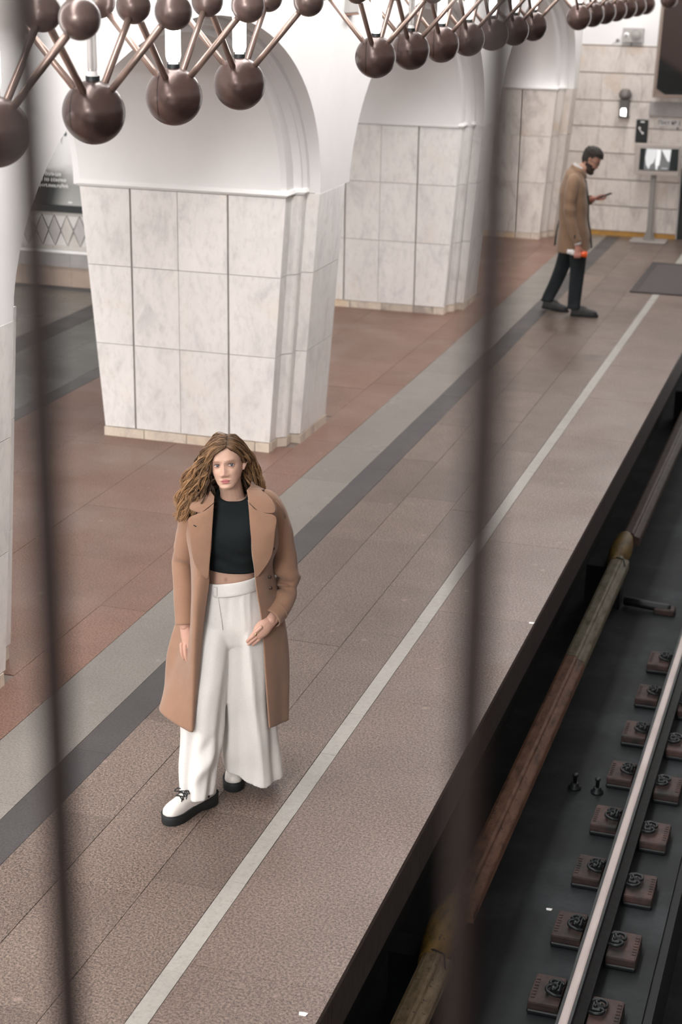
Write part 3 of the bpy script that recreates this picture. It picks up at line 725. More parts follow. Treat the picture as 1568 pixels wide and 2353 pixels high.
# ---------------------------------------------------------------- railing by the camera
ra = tag(empty('stair_railing', (-.25, .63, 2.3)), 'thin dark stair railing close to the camera, out of focus', 'railing')
M_bar = plain('bar_paint', (.012, .008, .007), .6, spec=.1); M_lit_top = plain('pale_lit_top', (.50, .47, .455), .5)
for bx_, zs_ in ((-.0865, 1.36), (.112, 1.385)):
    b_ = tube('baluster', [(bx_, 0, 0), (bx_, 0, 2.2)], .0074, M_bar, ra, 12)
    s_ = tube('lit_top_tube', [(bx_-.012, 0, zs_), (bx_-.012, 0, 2.2)], .0115, M_lit_top, b_, 12); s_['label'] = 'added pale tube for the lit bar top'  # added tube: the bar's bright upper look put into a pale colour
tube('handrail', [(-.9, 0, 2.215), (1.2, 0, 2.215)], .02, M_bar, ra, 12); tube('bottom_rail', [(-.9, 0, -.01), (1.2, 0, -.01)], .012, M_bar, ra, 10)
tag(box('floor_landing', -4, 2.6, -4, .72, 1.95, 2.27, plain('landing_stone', (.12, .10, .09), .7)), 'stone landing under the camera', kind='structure')

# ---------------------------------------------------------------- people: tools
def cm1(a, b, c, d, t): return .5*((2*b)+(c-a)*t+(2*a-5*b+4*c-d)*t*t+(3*b-a-3*c+d)*t**3)
def cat_open(P, n):
    """n samples along an open spline"""
    m = len(P)-1; out = []
    for i in range(n):
        s = i/(n-1)*m; k = min(int(s), m-1); t = s-k
        out.append(cm1(P[max(k-1, 0)], P[k], P[k+1], P[min(k+2, m)], t))
    return out
def cat_closed(P, n):
    m = len(P); out = []
    for i in range(n):
        s = i/n*m; k = int(s) % m; t = s-int(s)
        out.append(cm1(P[(k-1) % m], P[k], P[(k+1) % m], P[(k+2) % m], t))
    return out
def grid_data(rows, nu, nv, closed=False, disp=None, cap=(False, False)):
    """smooth surface through rows of control points; disp(p, u, v, normal-ish) moves each point"""
    R = [[Vector(p) for p in r] for r in rows]
    R = [cat_closed(r, nu) if closed else cat_open(r, nu) for r in R]
    cols = [cat_open([r[i] for r in R], nv) for i in range(nu)]
    V = []
    for j in range(nv):
        cen = sum((cols[i][j] for i in range(nu)), Vector())/nu
        for i in range(nu):
            p = cols[i][j]
            if disp:
                d = p-cen; d.z = 0; d = d.normalized() if d.length > 1e-6 else Vector((0, -1, 0))
                p = p+disp(i/(nu if closed else nu-1), j/(nv-1), d, p)
            V.append(p)
    F = []; w = nu
    for j in range(nv-1):
        for i in range(nu if closed else nu-1):
            i2 = (i+1) % nu; F.append((j*w+i, j*w+i2, (j+1)*w+i2, (j+1)*w+i))
    if closed and cap[0]: F.append(tuple(range(nu))[::-1])
    if closed and cap[1]: F.append(tuple((nv-1)*w+i for i in range(nu)))
    return V, F
def ell(cx, cy, z, rx, ry, n=12, yb=None, e=1.0, rot=0.0):
    out = []
    for i in range(n):
        a = 2*pi*i/n; c, s = cos(a), sin(a)
        X = rx*math.copysign(abs(c)**e, c); Y = (ry if s < 0 or yb is None else yb)*math.copysign(abs(s)**e, s)
        out.append((cx+X*cos(rot)-Y*sin(rot), cy+X*sin(rot)+Y*cos(rot), z))
    return out
def remeshed(parts, vox, it=2, fac=.5):
    V, F = join_data(parts); me = bpy.data.meshes.new('tmp'); me.from_pydata([tuple(v) for v in V], [], F); me.update()
    bm = bmesh.new(); bm.from_mesh(me); bmesh.ops.recalc_face_normals(bm, faces=bm.faces); bm.to_mesh(me); bm.free()
    o = bpy.data.objects.new('tmp', me); COL.objects.link(o)
    r = o.modifiers.new('r', 'REMESH'); r.mode = 'VOXEL'; r.voxel_size = vox; r.use_smooth_shade = True
    if it: s = o.modifiers.new('s', 'SMOOTH'); s.iterations = it; s.factor = fac
    bpy.context.view_layer.update()
    out = bpy.data.meshes.new_from_object(o.evaluated_get(bpy.context.evaluated_depsgraph_get()))
    bpy.data.objects.remove(o); bpy.data.meshes.remove(me); return out
def closed_tube(path, rad, n=14, rnd=True):
    """tube with rounded ends"""
    P = [Vector(p) for p in path]; R = list(rad) if isinstance(rad, (list, tuple)) else [rad]*len(P)
    if rnd:
        a = (P[0]-P[1]).normalized(); b = (P[-1]-P[-2]).normalized(); r0, r1 = R[0], R[-1]
        P = [P[0]+a*r0*.95, P[0]+a*r0*.7]+P+[P[-1]+b*r1*.7, P[-1]+b*r1*.95]; R = [r0*.25, r0*.72]+R+[r1*.72, r1*.25]
    return tube_data(P, R, n)
def smooth_path(pts, rad, sub=5):
    P = catmull(pts, sub); n = len(pts)-1; R = []
    for i in range(len(P)):
        s = i/sub; k = min(int(s), n-1); t = s-k; R.append(cm1(rad[max(k-1, 0)], rad[k], rad[k+1], rad[min(k+2, n)], t))
    return P, R
def ellipsoid(c, r, nu=20, nv=12, Rm=None):
    V, F = [], []
    for j in range(nv+1):
        t = pi*j/nv
        for i in range(nu):
            a = 2*pi*i/nu; p = Vector((r[0]*sin(t)*cos(a), r[1]*sin(t)*sin(a), r[2]*cos(t)))
            if Rm: p = Rm @ p
            V.append(p+Vector(c))
    for j in range(nv):
        for i in range(nu): F.append((j*nu+i, (j+1)*nu+i, (j+1)*nu+(i+1) % nu, j*nu+(i+1) % nu))
    return V, F
def gauss(d2): return math.exp(-d2)
def head_data(male=False, nu=96, nv=84):
    """head in its own frame: x right, -y forward, z up, eyes at z = 0"""
    if male:
        tab = [(-.122, (.010, .070, -.045)), (-.118, (.030, .080, -.030)), (-.105, (.044, .087, -.005)), (-.085, (.055, .088, .03)), (-.06, (.063, .088, .062)), (-.03, (.069, .088, .086)), (0, (.073, .088, .097)), (.03, (.076, .092, .104)), (.06, (.075, .088, .103)), (.09, (.064, .070, .088)), (.11, (.046, .046, .06)), (.122, (.02, .018, .028)), (.125, (.002, .002, .004))]
    else:
        tab = [(-.106, (.008, .068, -.052)), (-.103, (.022, .077, -.038)), (-.094, (.033, .082, -.018)), (-.078, (.046, .0835, .02)), (-.055, (.057, .084, .055)), (-.03, (.064, .0845, .08)), (0, (.068, .084, .094)), (.03, (.071, .089, .102)), (.06, (.070, .085, .101)), (.085, (.061, .068, .086)), (.103, (.044, .046, .06)), (.115, (.02, .018, .028)), (.118, (.002, .002, .004))]
    V, F = [], []
    zlo, zhi = tab[0][0], tab[-1][0]
    for j in range(nv+1):
        t = j/nv; z = lerp(zlo, zhi, .5-.5*cos(pi*t))
        w, f, b = interp(tab, z)
        for i in range(nu):
            a = 2*pi*i/nu; c, s = cos(a), sin(a)
            e = .86
            x = w*math.copysign(abs(c)**e, c)
            cy = (b-f)/2; hy = (b+f)/2
            y = cy+hy*math.copysign(abs(s)**e, s)
            if y < 0:
                fr = 1.0
                dx, dz = x, z
                nw = .0105 if not male else .0125
                # nose
                if -.055 < z < .02:
                    L = interp([(-.052, 0.0), (-.044, .012), (-.036, .0225), (-.03, .0215), (-.015, .0145), (0, .009), (.014, .004), (.02, 0)], z)
                    wz = interp([(-.052, .016), (-.04, .0135), (-.03, .0095), (0, .0075), (.02, .009)], z)
                    y -= L*gauss((dx/wz)**2)
                    y -= .007*gauss((abs(dx)-.0125)**2/.006**2+(z+.042)**2/.006**2)
                # eye sockets, brow, cheek, lips, chin
                y += .0115*gauss(((abs(dx)-.030)/.018)**2+((z-.001)/.0125)**2)
                y -= .0045*gauss(((abs(dx)-.026)/.024)**2+((z-.021)/.008)**2)
                y -= .0055*gauss(((abs(dx)-.042)/.018)**2+((z+.030)/.018)**2)
                y += .003*gauss((dx/.01)**2+((z+.054)/.005)**2)
                lw = .0245
                y -= .0062*gauss((dx/lw)**4)*gauss(((z+.0625)/.0045)**2)+.0068*gauss((dx/(lw*.85))**4)*gauss(((z+.072)/.005)**2)
                y += .0035*gauss((dx/.022)**2)*gauss(((z+.0672)/.0016)**2)
                y += .004*gauss((dx/.02)**2)*gauss(((z+.081)/.005)**2)
                y -= .005*gauss((dx/.017)**2+((z+.094)/.009)**2)
            V.append(Vector((x, y, z)))
    n = nu
    for j in range(nv):
        for i in range(nu): F.append((j*n+i, j*n+(i+1) % n, (j+1)*n+(i+1) % n, (j+1)*n+i))
    F.append(tuple(range(n))[::-1]); F.append(tuple(nv*n+i for i in range(n)))
    return V, F
def ear_data(side):
    V, F = [], []
    def add(d): 
        k = len(V); V.extend(d[0]); F.extend([tuple(i+k for i in f) for f in d[1]])
    add(closed_tube(catmull([(side*.068, -.004, -.03), (side*.074, -.002, -.018), (side*.083, .016, .0), (side*.086, .022, .016), (side*.080, .012, .027), (side*.070, -.002, .020)], 5), [.0065]*26, 8))
    add(ellipsoid((side*.073, .004, .0), (.009, .012, .022)))
    return V, F
def skin_mat(name, base, lip, cheek):
    x = N(name); a = x.n('ShaderNodeVertexColor'); a.layer_name = 'paint'
    f = x.noise(x.obj(), 60, 4, .6)
    c = x.mix('MULTIPLY', .35, a.outputs[0], x.ramp(f, [(.3, (.86, .83, .82)), (.7, (1, 1, 1))]))
    x.done(c, .5, spec=.35); x.b.inputs['Subsurface Weight'].default_value = .12; x.b.inputs['Subsurface Radius'].default_value = (.01, .004, .002); x.b.inputs['Subsurface Scale'].default_value = .6
    return x.m
def paint(me, fn):
    at = me.color_attributes.new('paint', 'FLOAT_COLOR', 'POINT'); buf = []
    for v in me.vertices: buf.extend((*fn(v.co), 1.0))
    at.data.foreach_set('color', buf)
def fabric(name, col, var=.05, rough=.9, weave=420, wr=.0, sheen=.0, dark=None):
    x = N(name); o_ = x.obj(); f = x.noise(o_, 14, 4, .6); g = x.noise(o_, weave, 2, .6)
    c = x.ramp(f, [(.3, tuple(v*(1-var) for v in col)), (.7, tuple(v*(1+var) for v in col))])
    c = x.mix('MULTIPLY', .5, c, x.ramp(g, [(.35, (.78,)*3), (.6, (1,)*3)]))
    h = x.math('ADD', x.math('MULTIPLY', x.noise(x.scale(o_, (1, 1, .35)), 9, 3, .5), wr), x.math('MULTIPLY', g, .05))
    x.bump(h, .5, .02)
    x.done(c, rough, spec=.15)
    if sheen: x.b.inputs['Sheen Weight'].default_value = sheen
    return x.m
def finger(base, dirs, lens, rad):
    """chain of bones: list of points and radii"""
    P = [Vector(base)]; d = None
    for v, l in zip(dirs, lens): P.append(P[-1]+Vector(v).normalized()*l)
    R = [rad*1.04, rad, rad*.93, rad*.80][:len(P)]
    pp, rr = smooth_path(P, R, 4); return closed_tube(pp, rr, 10)

# ---------------------------------------------------------------- the woman in the camel coat
WO = (-2.503, 6.316, 0); WR = radians(22.21)
wom = empty('person', WO, WR)
tag(wom, 'woman with long curly hair in a camel coat, black crop top and wide white trousers', 'person')
skin_base = (.58, .375, .285)
M_skin = skin_mat('fair_skin', None, None, None)
Rh = Matrix.Rotation(radians(-11), 3, 'Z') @ Matrix.Rotation(radians(-7), 3, 'X') @ Matrix.Rotation(radians(-7), 3, 'Y')
HO = Vector((.006, -.004, 1.597))
def tohead(d): return [HO+Rh @ v for v in d[0]], d[1]
parts = [tohead(head_data()), tohead(ear_data(1)), tohead(ear_data(-1))]
headparts = parts; parts = []
pp, rr = smooth_path([(.012, .012, 1.535), (.018, .014, 1.49), (.026, .022, 1.44), (.03, .03, 1.37)], [.050, .0495, .054, .075]); headparts.append(closed_tube(pp, rr, 20, False))
def torso(cx, rows): return grid_data([ell(x, y, z, rx, ry, 12, e=.85) for x, y, z, rx, ry in rows], 36, 40, True, cap=(True, True))
headparts.append(torso(0, [(.03, .012, 1.36, .135, .085), (.03, .02, 1.40, .135, .065), (.03, .025, 1.435, .07, .05)]))
parts.append(torso(0, [(.02, .02, .80, .155, .10), (.02, .02, .90, .150, .105), (.02, .01, 1.0, .128, .098), (.02, .0, 1.10, .112, .09), (.022, .0, 1.2, .122, .097), (.025, .0, 1.28, .135, .105), (.028, .01, 1.35, .145, .092), (.03, .02, 1.40, .14, .065), (.03, .025, 1.435, .07, .05)]))
# collar bones
for s in (-1, 1): headparts.append(closed_tube([(.03+s*.02, -.035, 1.422), (.03+s*.09, -.03, 1.425), (.03+s*.14, .0, 1.42)], .009, 8))
# arms inside the sleeves
A1 = [(-.12, .02, 1.375), (-.165, .03, 1.25), (-.188, .03, 1.13), (-.192, -.03, .98), (-.186, -.074, .878)]
pp, rr = smooth_path(A1, [.034, .030, .026, .026, .0265]); parts.append(closed_tube(pp, rr, 14))
A2 = [(.19, .03, 1.385), (.235, .05, 1.22), (.262, .06, 1.03), (.232, -.012, .955), (.184, -.098, .898)]
pp, rr = smooth_path(A2, [.034, .030, .026, .026, .027]); parts.append(closed_tube(pp, rr, 14))
# legs under the trousers
for L in ([(-.06, .02, .86), (-.095, -.03, .5), (-.115, -.06, .12)], [(.09, .02, .86), (.07, .06, .5), (.045, .17, .12)]):
    pp, rr = smooth_path(L, [.085, .058, .036]); parts.append(closed_tube(pp, rr, 14))
body_me = remeshed(parts, .006, 2, .5); head_me = remeshed(headparts, .0024, 2, .35)
# hands are finer: remeshed apart and welded into the wrist
def palm(c, r, Rm): return ellipsoid(c, r, 18, 12, Rm)
hp = []
# her right hand, hanging (image left): fingers down, slightly curled, back of the hand to the camera's left
wr_ = Vector((-.186, -.078, .872))
pp, rr = smooth_path([wr_+Vector((0, .004, .03)), wr_, wr_+Vector((.004, -.006, -.035)), wr_+Vector((.008, -.010, -.075))], [.025, .024, .026, .025]); 
def flatten(d, c, ax, k):
    c = Vector(c); ax = Vector(ax).normalized(); return [p-ax*((p-c).dot(ax))*(1-k) for p in d[0]], d[1]
hp.append(flatten(closed_tube(pp, rr, 14), wr_, (.45, .89, .1), .62))
kn = [(-.025, -.004), (-.008, -.009), (.010, -.009), (.026, -.003)]
for i, ((a, b), L) in enumerate(zip(kn, (.026, .031, .033, .029))):
    base = wr_+Vector((.008+a*.95, -.008+b, -.080-(.004 if i in (1, 2) else 0)))
    hp.append(finger(base, [(.06+a*.8, -.10, -1), (.16+a*.3, .05, -1), (.28, .22, -1)], (L*1.2, L*.85, L*.68), .0078 if i < 3 else .0084))
hp.append(finger(wr_+Vector((.026, -.012, -.025)), [(.45, -.35, -.9), (.22, -.2, -1), (.10, .0, -1)], (.032, .030, .024), .0092))
# her left hand (image right): over the trouser pocket, fingers down to the image left
w2 = Vector((.184, -.102, .894))
k2 = Vector((.143, -.140, .868))
pp, rr = smooth_path([w2+Vector((.02, .03, .012)), w2, lerp(w2, k2, .55)+Vector((0, -.006, .004)), k2], [.028, .028, .035, .034])
hp.append(flatten(closed_tube(pp, rr, 14), lerp(w2, k2, .5), (.30, -.88, .35), .58))
fd = (k2-w2).normalized()
for i, (o_, L) in enumerate((((.002, -.012, .024), .029), ((-.006, -.010, .008), .033), ((-.002, -.006, -.009), .032), ((.008, .0, -.023), .026))):
    base = k2+Vector(o_)
    hp.append(finger(base, [(-.75, -.16, -.62), (-.66, .22, -.72), (-.5, .42, -.8)], (L*1.0, L*.75, L*.6), .0086))
hp.append(finger(w2+Vector((-.016, -.004, .016)), [(-.45, .75, -.35), (-.4, .8, -.5), (-.3, .8, -.6)], (.030, .027, .02), .0095))
hands_me = remeshed(hp, .0022, 2, .4)
bm = bmesh.new(); bm.from_mesh(body_me); bm.from_mesh(hands_me); bm.from_mesh(head_me); body_me2 = bpy.data.meshes.new('body'); bm.to_mesh(body_me2); bm.free()
Ri = Rh.transposed()
def wpaint(co):
    c = list(skin_base); h = Ri @ (co-HO)
    if co.z > 1.46 and h.y < -.02:
        # lips
        top = -.0585+.0016*math.cos(h.x/.0245*pi*1.5)-.0012; bot = -.0762+.010*(h.x/.0215)**2
        if abs(h.x) < .0215 and bot < h.z < -.0582-.0045*(abs(h.x)/.0215)**1.3:
            k = min(1, (1-abs(h.x)/.0215)*4); c = [lerp(a, b, k*.85) for a, b in zip(c, (.42, .10, .12))]
            if abs(h.z+.067) < .0016: c = [v*.5 for v in c]
        # brows
        bx = abs(h.x)-.031; bz = h.z-.0205+.22*max(bx-.004, 0)-.03*max(-bx, 0)
        k = gauss((bx/.0135)**4+(bz/.0027)**2); c = [lerp(a, b, k*.40) for a, b in zip(c, (.25, .14, .09))]
        # reddened lids, socket shade painted into the skin, nose and cheeks a little pink
        k = gauss(((abs(h.x)-.031)/.017)**2+((h.z+.002)/.011)**2); c = [lerp(a, b, k*.22) for a, b in zip(c, (.45, .22, .19))]
        k = gauss((h.x/.014)**2+((h.z+.036)/.014)**2)+.7*gauss(((abs(h.x)-.04)/.02)**2+((h.z+.03)/.018)**2)
        c = [lerp(a, b, min(1, k)*.30) for a, b in zip(c, (.58, .30, .25))]
        k = gauss(((abs(h.x)-.006)/.0035)**2+((h.z+.046)/.0028)**2); c = [lerp(a, b, k*.6) for a, b in zip(c, (.22, .10, .085))]
    if co.z < .93: c = [lerp(a, b, .35) for a, b in zip(c, (.56, .29, .235))]
    k = gauss(((co.x+.005)/.006)**2+((co.z-1.092)/.010)**2) if -.2 < co.y < -.05 else 0
    c = [lerp(a, b, k*.75) for a, b in zip(c, (.25, .12, .09))]
    return c
paint(body_me2, wpaint)
body_me2.materials.clear(); body_me2.materials.append(M_skin); body_me2.polygons.foreach_set('use_smooth', [True]*len(body_me2.polygons))
bo = obj_of('body', body_me2, wom)
# eyes
M_eyew = plain('eye_white', (.46, .37, .34), .35); M_iris = plain('iris_blue_grey', (.055, .075, .095), .15); M_lash = plain('lash_brown', (.075, .04, .03), .8)
for s in (-1, 1):
    c = HO+Rh @ Vector((s*.0305, -.0735, .0005))
    v, f = ellipsoid((0, 0, 0), (.0140, .0062, .0058), 20, 12); e = mesh('eye', [c+Rh @ p for p in v], f, M_eyew, bo, True)
    off = Vector((.0022, -.0035, .0012))
    v, f = ellipsoid((0, 0, 0), (.0068, .0038, .0064), 16, 10); mesh('iris', [c+Rh @ (p+off) for p in v], f, M_iris, e, True)
    v, f = ellipsoid((0, 0, 0), (.0026, .0022, .0026), 12, 8); mesh('pupil', [c+Rh @ (p+off+Vector((0, -.0018, 0))) for p in v], f, M_black, e, True)
    pts = [c+Rh @ Vector((s*a, b, z)) for a, b, z in ((-.0135, -.0015, .0005), (-.007, -.0052, .0054), (.001, -.006, .0068), (.009, -.0035, .0052), (.0155, .001, .001))]
    v, f = closed_tube(catmull(pts, 4), [.0008, .001, .0013, .0015, .0016, .0016, .0017, .0017, .0017, .0017, .0016, .0016, .0016, .0016, .0014, .0012, .001], 6); mesh('eyelash', v, f, M_lash, e, True)
    pts = [c+Rh @ Vector((s*a, b, z)) for a, b, z in ((-.013, -.002, -.001), (-.005, -.0055, -.0055), (.004, -.0055, -.006), (.013, -.001, -.002))]
    v, f = closed_tube(catmull(pts, 4), .0011, 6); mesh('lower_lid', v, f, plain('lid_skin', (.40, .21, .175), .6) if s < 0 else bpy.data.materials['lid_skin'], e, True)
# rings on her fingers
M_gold = plain('gold_ring', (.65, .5, .25), .25, 1.0); M_silv = plain('silver_ring', (.35, .38, .40), .3, 1.0)
def ring(c, ax, r, m, lab, stone):
    ax = Vector(ax).normalized(); u = ax.orthogonal().normalized(); w = ax.cross(u)
    P = [Vector(c)+u*(r*cos(2*pi*i/16))+w*(r*sin(2*pi*i/16)) for i in range(16)]
    V, F = [], []
    for i, p in enumerate(P):
        rad = (p-Vector(c)).normalized()
        for k in range(6): V.append(p+rad*(.0018*cos(2*pi*k/6))+ax*(.0024*sin(2*pi*k/6)))
    for i in range(16):
        for k in range(6): F.append((i*6+k, i*6+(k+1) % 6, ((i+1) % 16)*6+(k+1) % 6, ((i+1) % 16)*6+k))
    o = mesh('finger_ring', V, F, m, wom, True); o['label'] = lab
    if stone: v, f = ellipsoid(Vector(c)+Vector(stone), (.005, .003, .005), 10, 6); mesh('ring_stone', v, f, m, o, True)
ring(k2+Vector((-.006, -.010, .008))+Vector((-.75, -.16, -.62)).normalized()*.022, (-.75, -.16, -.62), .0098, M_gold, 'gold ring', (.002, -.010, .002))
ring(wr_+Vector((.018, -.018, -.10)), (.06, -.1, -1), .0098, M_silv, 'silver ring', (-.002, -.010, 0))

# hair
M_hair = None
x = N('curly_hair'); a_ = x.n('ShaderNodeVertexColor'); a_.layer_name = 'paint'; f = x.noise(x.obj(), 130, 3, .6)
c = x.mix('MULTIPLY', .7, a_.outputs[0], x.ramp(f, [(.3, (.62, .60, .58)), (.65, (1, 1, 1))])); M_hair = x.done(c, .42, spec=.35)
rng = random.Random(11)
HV, HF, HC = [], [], []
def strand(pts, r0, amp, turns, ph, col0, col1, n=34):
    P = cat_open([Vector(p) for p in pts], n)
    F_ = frames(P); path = []; rad = []
    for i, (p, u, v) in enumerate(F_):
        t = i/(n-1); k = amp*min(1, max(0, (t-.18)/.5))
        path.append(p+u*(k*cos(ph+turns*2*pi*t))+v*(k*sin(ph+turns*2*pi*t))); rad.append(r0*(1-.55*t)*(.55+.45*min(1, t*6)))
    vs, fs = tube_data(path, rad, 5); k = len(HV); HV.extend(vs); HF.extend([tuple(i+k for i in f) for f in fs])
    m = len(path)
    for i in range(m):
        t = i/(m-1); c = tuple(lerp(a, b, min(1, t*1.25)) for a, b in zip(col0, col1))
        HC.extend([c]*5)
def lerp3(a, b, t): return tuple(lerp(p, q, t) for p, q in zip(a, b))
def blend(G, a, b): # bilinear over guides G[row][col]
    i = min(int(a*(len(G)-1)), len(G)-2); t = a*(len(G)-1)-i
    return [lerp3(p, q, t) for p, q in zip(G[i], G[i+1])]
GL = [ # front of the head to the back, image left side
 [(.000, -.078, 1.686), (-.030, -.083, 1.668), (-.058, -.070, 1.635), (-.076, -.056, 1.585), (-.088, -.055, 1.53), (-.085, -.060, 1.475), (-.075, -.065, 1.44)],
 [(.000, -.060, 1.700), (-.040, -.062, 1.690), (-.076, -.045, 1.648), (-.105, -.035, 1.585), (-.140, -.045, 1.52), (-.165, -.06, 1.45), (-.180, -.075, 1.375)],
 [(.002, -.030, 1.712), (-.042, -.03, 1.703), (-.086, -.015, 1.650), (-.120, -.005, 1.585), (-.158, -.015, 1.51), (-.178, -.03, 1.44), (-.196, -.04, 1.36)],
 [(.005, .010, 1.714), (-.038, .015, 1.705), (-.080, .03, 1.650), (-.110, .045, 1.58), (-.145, .045, 1.50), (-.165, .03, 1.435), (-.180, .0, 1.375)],
 [(.010, .050, 1.700), (-.025, .065, 1.685), (-.060, .085, 1.63), (-.075, .095, 1.56), (-.085, .085, 1.49), (-.095, .08, 1.44), (-.105, .06, 1.40)]]
GR = [
 [(.004, -.078, 1.687), (.026, -.079, 1.672), (.052, -.058, 1.642), (.074, -.025, 1.606), (.082, .022, 1.565), (.086, .035, 1.51), (.092, .045, 1.455)],
 [(.004, -.055, 1.702), (.035, -.052, 1.694), (.066, -.03, 1.660), (.088, .005, 1.61), (.100, .03, 1.555), (.118, .04, 1.50), (.140, .045, 1.455)],
 [(.006, -.025, 1.712), (.040, -.02, 1.704), (.078, .005, 1.662), (.104, .02, 1.605), (.122, .035, 1.545), (.142, .04, 1.49), (.160, .035, 1.448)],
 [(.008, .015, 1.712), (.040, .025, 1.702), (.076, .045, 1.655), (.098, .055, 1.60), (.112, .065, 1.54), (.128, .07, 1.485), (.145, .07, 1.45)],
 [(.012, .050, 1.700), (.035, .07, 1.685), (.058, .085, 1.635), (.07, .095, 1.57), (.08, .095, 1.50), (.09, .09, 1.45), (.10, .085, 1.42)]]
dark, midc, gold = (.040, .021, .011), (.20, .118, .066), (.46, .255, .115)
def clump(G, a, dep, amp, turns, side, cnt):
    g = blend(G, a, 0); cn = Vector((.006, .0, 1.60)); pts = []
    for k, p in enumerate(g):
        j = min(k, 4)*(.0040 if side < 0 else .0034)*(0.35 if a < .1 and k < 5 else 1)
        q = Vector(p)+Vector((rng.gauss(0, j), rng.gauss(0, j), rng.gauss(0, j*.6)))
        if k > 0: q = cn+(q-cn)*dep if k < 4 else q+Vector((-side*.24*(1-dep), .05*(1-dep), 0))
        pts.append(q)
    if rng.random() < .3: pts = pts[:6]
    lit = rng.random(); inner = dep < .96  # random tone per clump; inner strands coloured dark for the shadow beneath
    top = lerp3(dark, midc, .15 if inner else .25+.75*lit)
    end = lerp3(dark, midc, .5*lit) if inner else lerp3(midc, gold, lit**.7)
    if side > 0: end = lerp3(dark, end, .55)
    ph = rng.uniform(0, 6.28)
    for c in range(cnt):
        sp = .0042*min(1, .5+a)
        o_ = [Vector((rng.gauss(0, sp), rng.gauss(0, sp), rng.gauss(0, sp))) for _ in range(2)]
        ps = [q+o_[0].lerp(o_[1], k/len(pts))*(.5 if k == 0 else 1.0) for k, q in enumerate(pts)]
        v_ = rng.uniform(.7, 1.3)
        strand(ps, rng.uniform(.0013, .0024), amp*rng.uniform(.8, 1.15), turns, ph+rng.gauss(0, .35), tuple(v*v_ for v in top), tuple(v*v_ for v in end), 36)
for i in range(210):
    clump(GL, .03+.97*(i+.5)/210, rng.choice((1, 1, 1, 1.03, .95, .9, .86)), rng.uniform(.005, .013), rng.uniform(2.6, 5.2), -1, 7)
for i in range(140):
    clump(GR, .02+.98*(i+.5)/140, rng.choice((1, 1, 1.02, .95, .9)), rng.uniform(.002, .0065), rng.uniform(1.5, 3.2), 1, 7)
for i in range(46):     # loose flyaway hairs
    g = blend(GR if i % 3 else GL, rng.uniform(.2, .8), 0); s = 1 if i % 3 else -1
    pts = [Vector(p)+Vector((s*rng.uniform(0, .018)*k/3, rng.gauss(0, .01), rng.uniform(-.01, .012)*k/3)) for k, p in enumerate(g)]
    strand(pts, .0011, .004, 3, rng.uniform(0, 6), midc, gold)
# scalp cap under the strands
def capd():
    V, F = head_data(False, 48, 40); out = []
    for p in V:
        k = 1.055; q = Vector((p.x*k, p.y*k if p.y > 0 else p.y*1.0, p.z*1.03)); out.append(q)
    F2 = [f for f in F if len(f) == 4 and all((V[i].z > .078-max(0, V[i].y+.06)*1.25 and V[i].y > -.075 and not (V[i].y < -.055 and V[i].z < .082)) or V[i].y > .055 for i in f)]
    return [HO+Rh @ p for p in out], F2
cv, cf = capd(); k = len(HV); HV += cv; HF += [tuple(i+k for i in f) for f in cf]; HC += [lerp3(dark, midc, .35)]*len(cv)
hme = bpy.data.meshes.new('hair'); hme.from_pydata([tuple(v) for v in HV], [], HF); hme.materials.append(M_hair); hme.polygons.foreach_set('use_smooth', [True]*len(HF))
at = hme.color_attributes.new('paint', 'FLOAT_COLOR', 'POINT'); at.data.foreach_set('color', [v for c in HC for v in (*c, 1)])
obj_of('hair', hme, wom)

# crop top
M_top = fabric('black_jersey', (.0125, .0165, .018), .1, .85, 300, .35)
def sh(rows, e=.012): return rows
def topdisp(u, v, d, p): return d*(.0035*sin(p.z*95+p.x*22+sin(p.x*30)*1.2)*max(0, 1-abs(v-.18)/.25))
trow = []
for x_, y_, z_, rx, ry in [(.02, -.002, 1.128, .121, .103), (.02, -.003, 1.16, .122, .106), (.022, -.003, 1.20, .129, .110), (.025, -.004, 1.25, .139, .120), (.026, -.004, 1.30, .146, .122), (.028, .005, 1.35, .152, .106), (.03, .012, 1.385, .145, .088), (.03, .014, 1.415, .115, .080), (.03, .016, 1.437, .088, .074), (.031, .016, 1.463, .066, .064)]:
    r_ = []
    for i, (a, b, c) in enumerate(ell(x_, y_, z_, rx, ry, 16, e=.9)):
        if z_ < 1.14: c += -.075*(a-.02)
        if z_ > 1.44: c += -.012-.020*max(-1, min(1, -(b-.012)/.055))
        if 1.41 < z_ < 1.44: c += -.006*max(0, -b/.06)
        r_.append((a, b, c))
    trow.append(r_)
V, F = grid_data(trow, 64, 48, True, topdisp); o = mesh('crop_top', V, F, M_top, wom, True); md = o.modifiers.new('s', 'SOLIDIFY'); md.thickness = .004; md.offset = 1
rim = [V[47*64+i] for i in range(64)]; tube('neckband', rim, .0045, M_top, o, 8, closed=True)
hem_ = [V[i] for i in range(64)]; tube('hem_band', hem_, .0035, M_top, o, 8, closed=True)

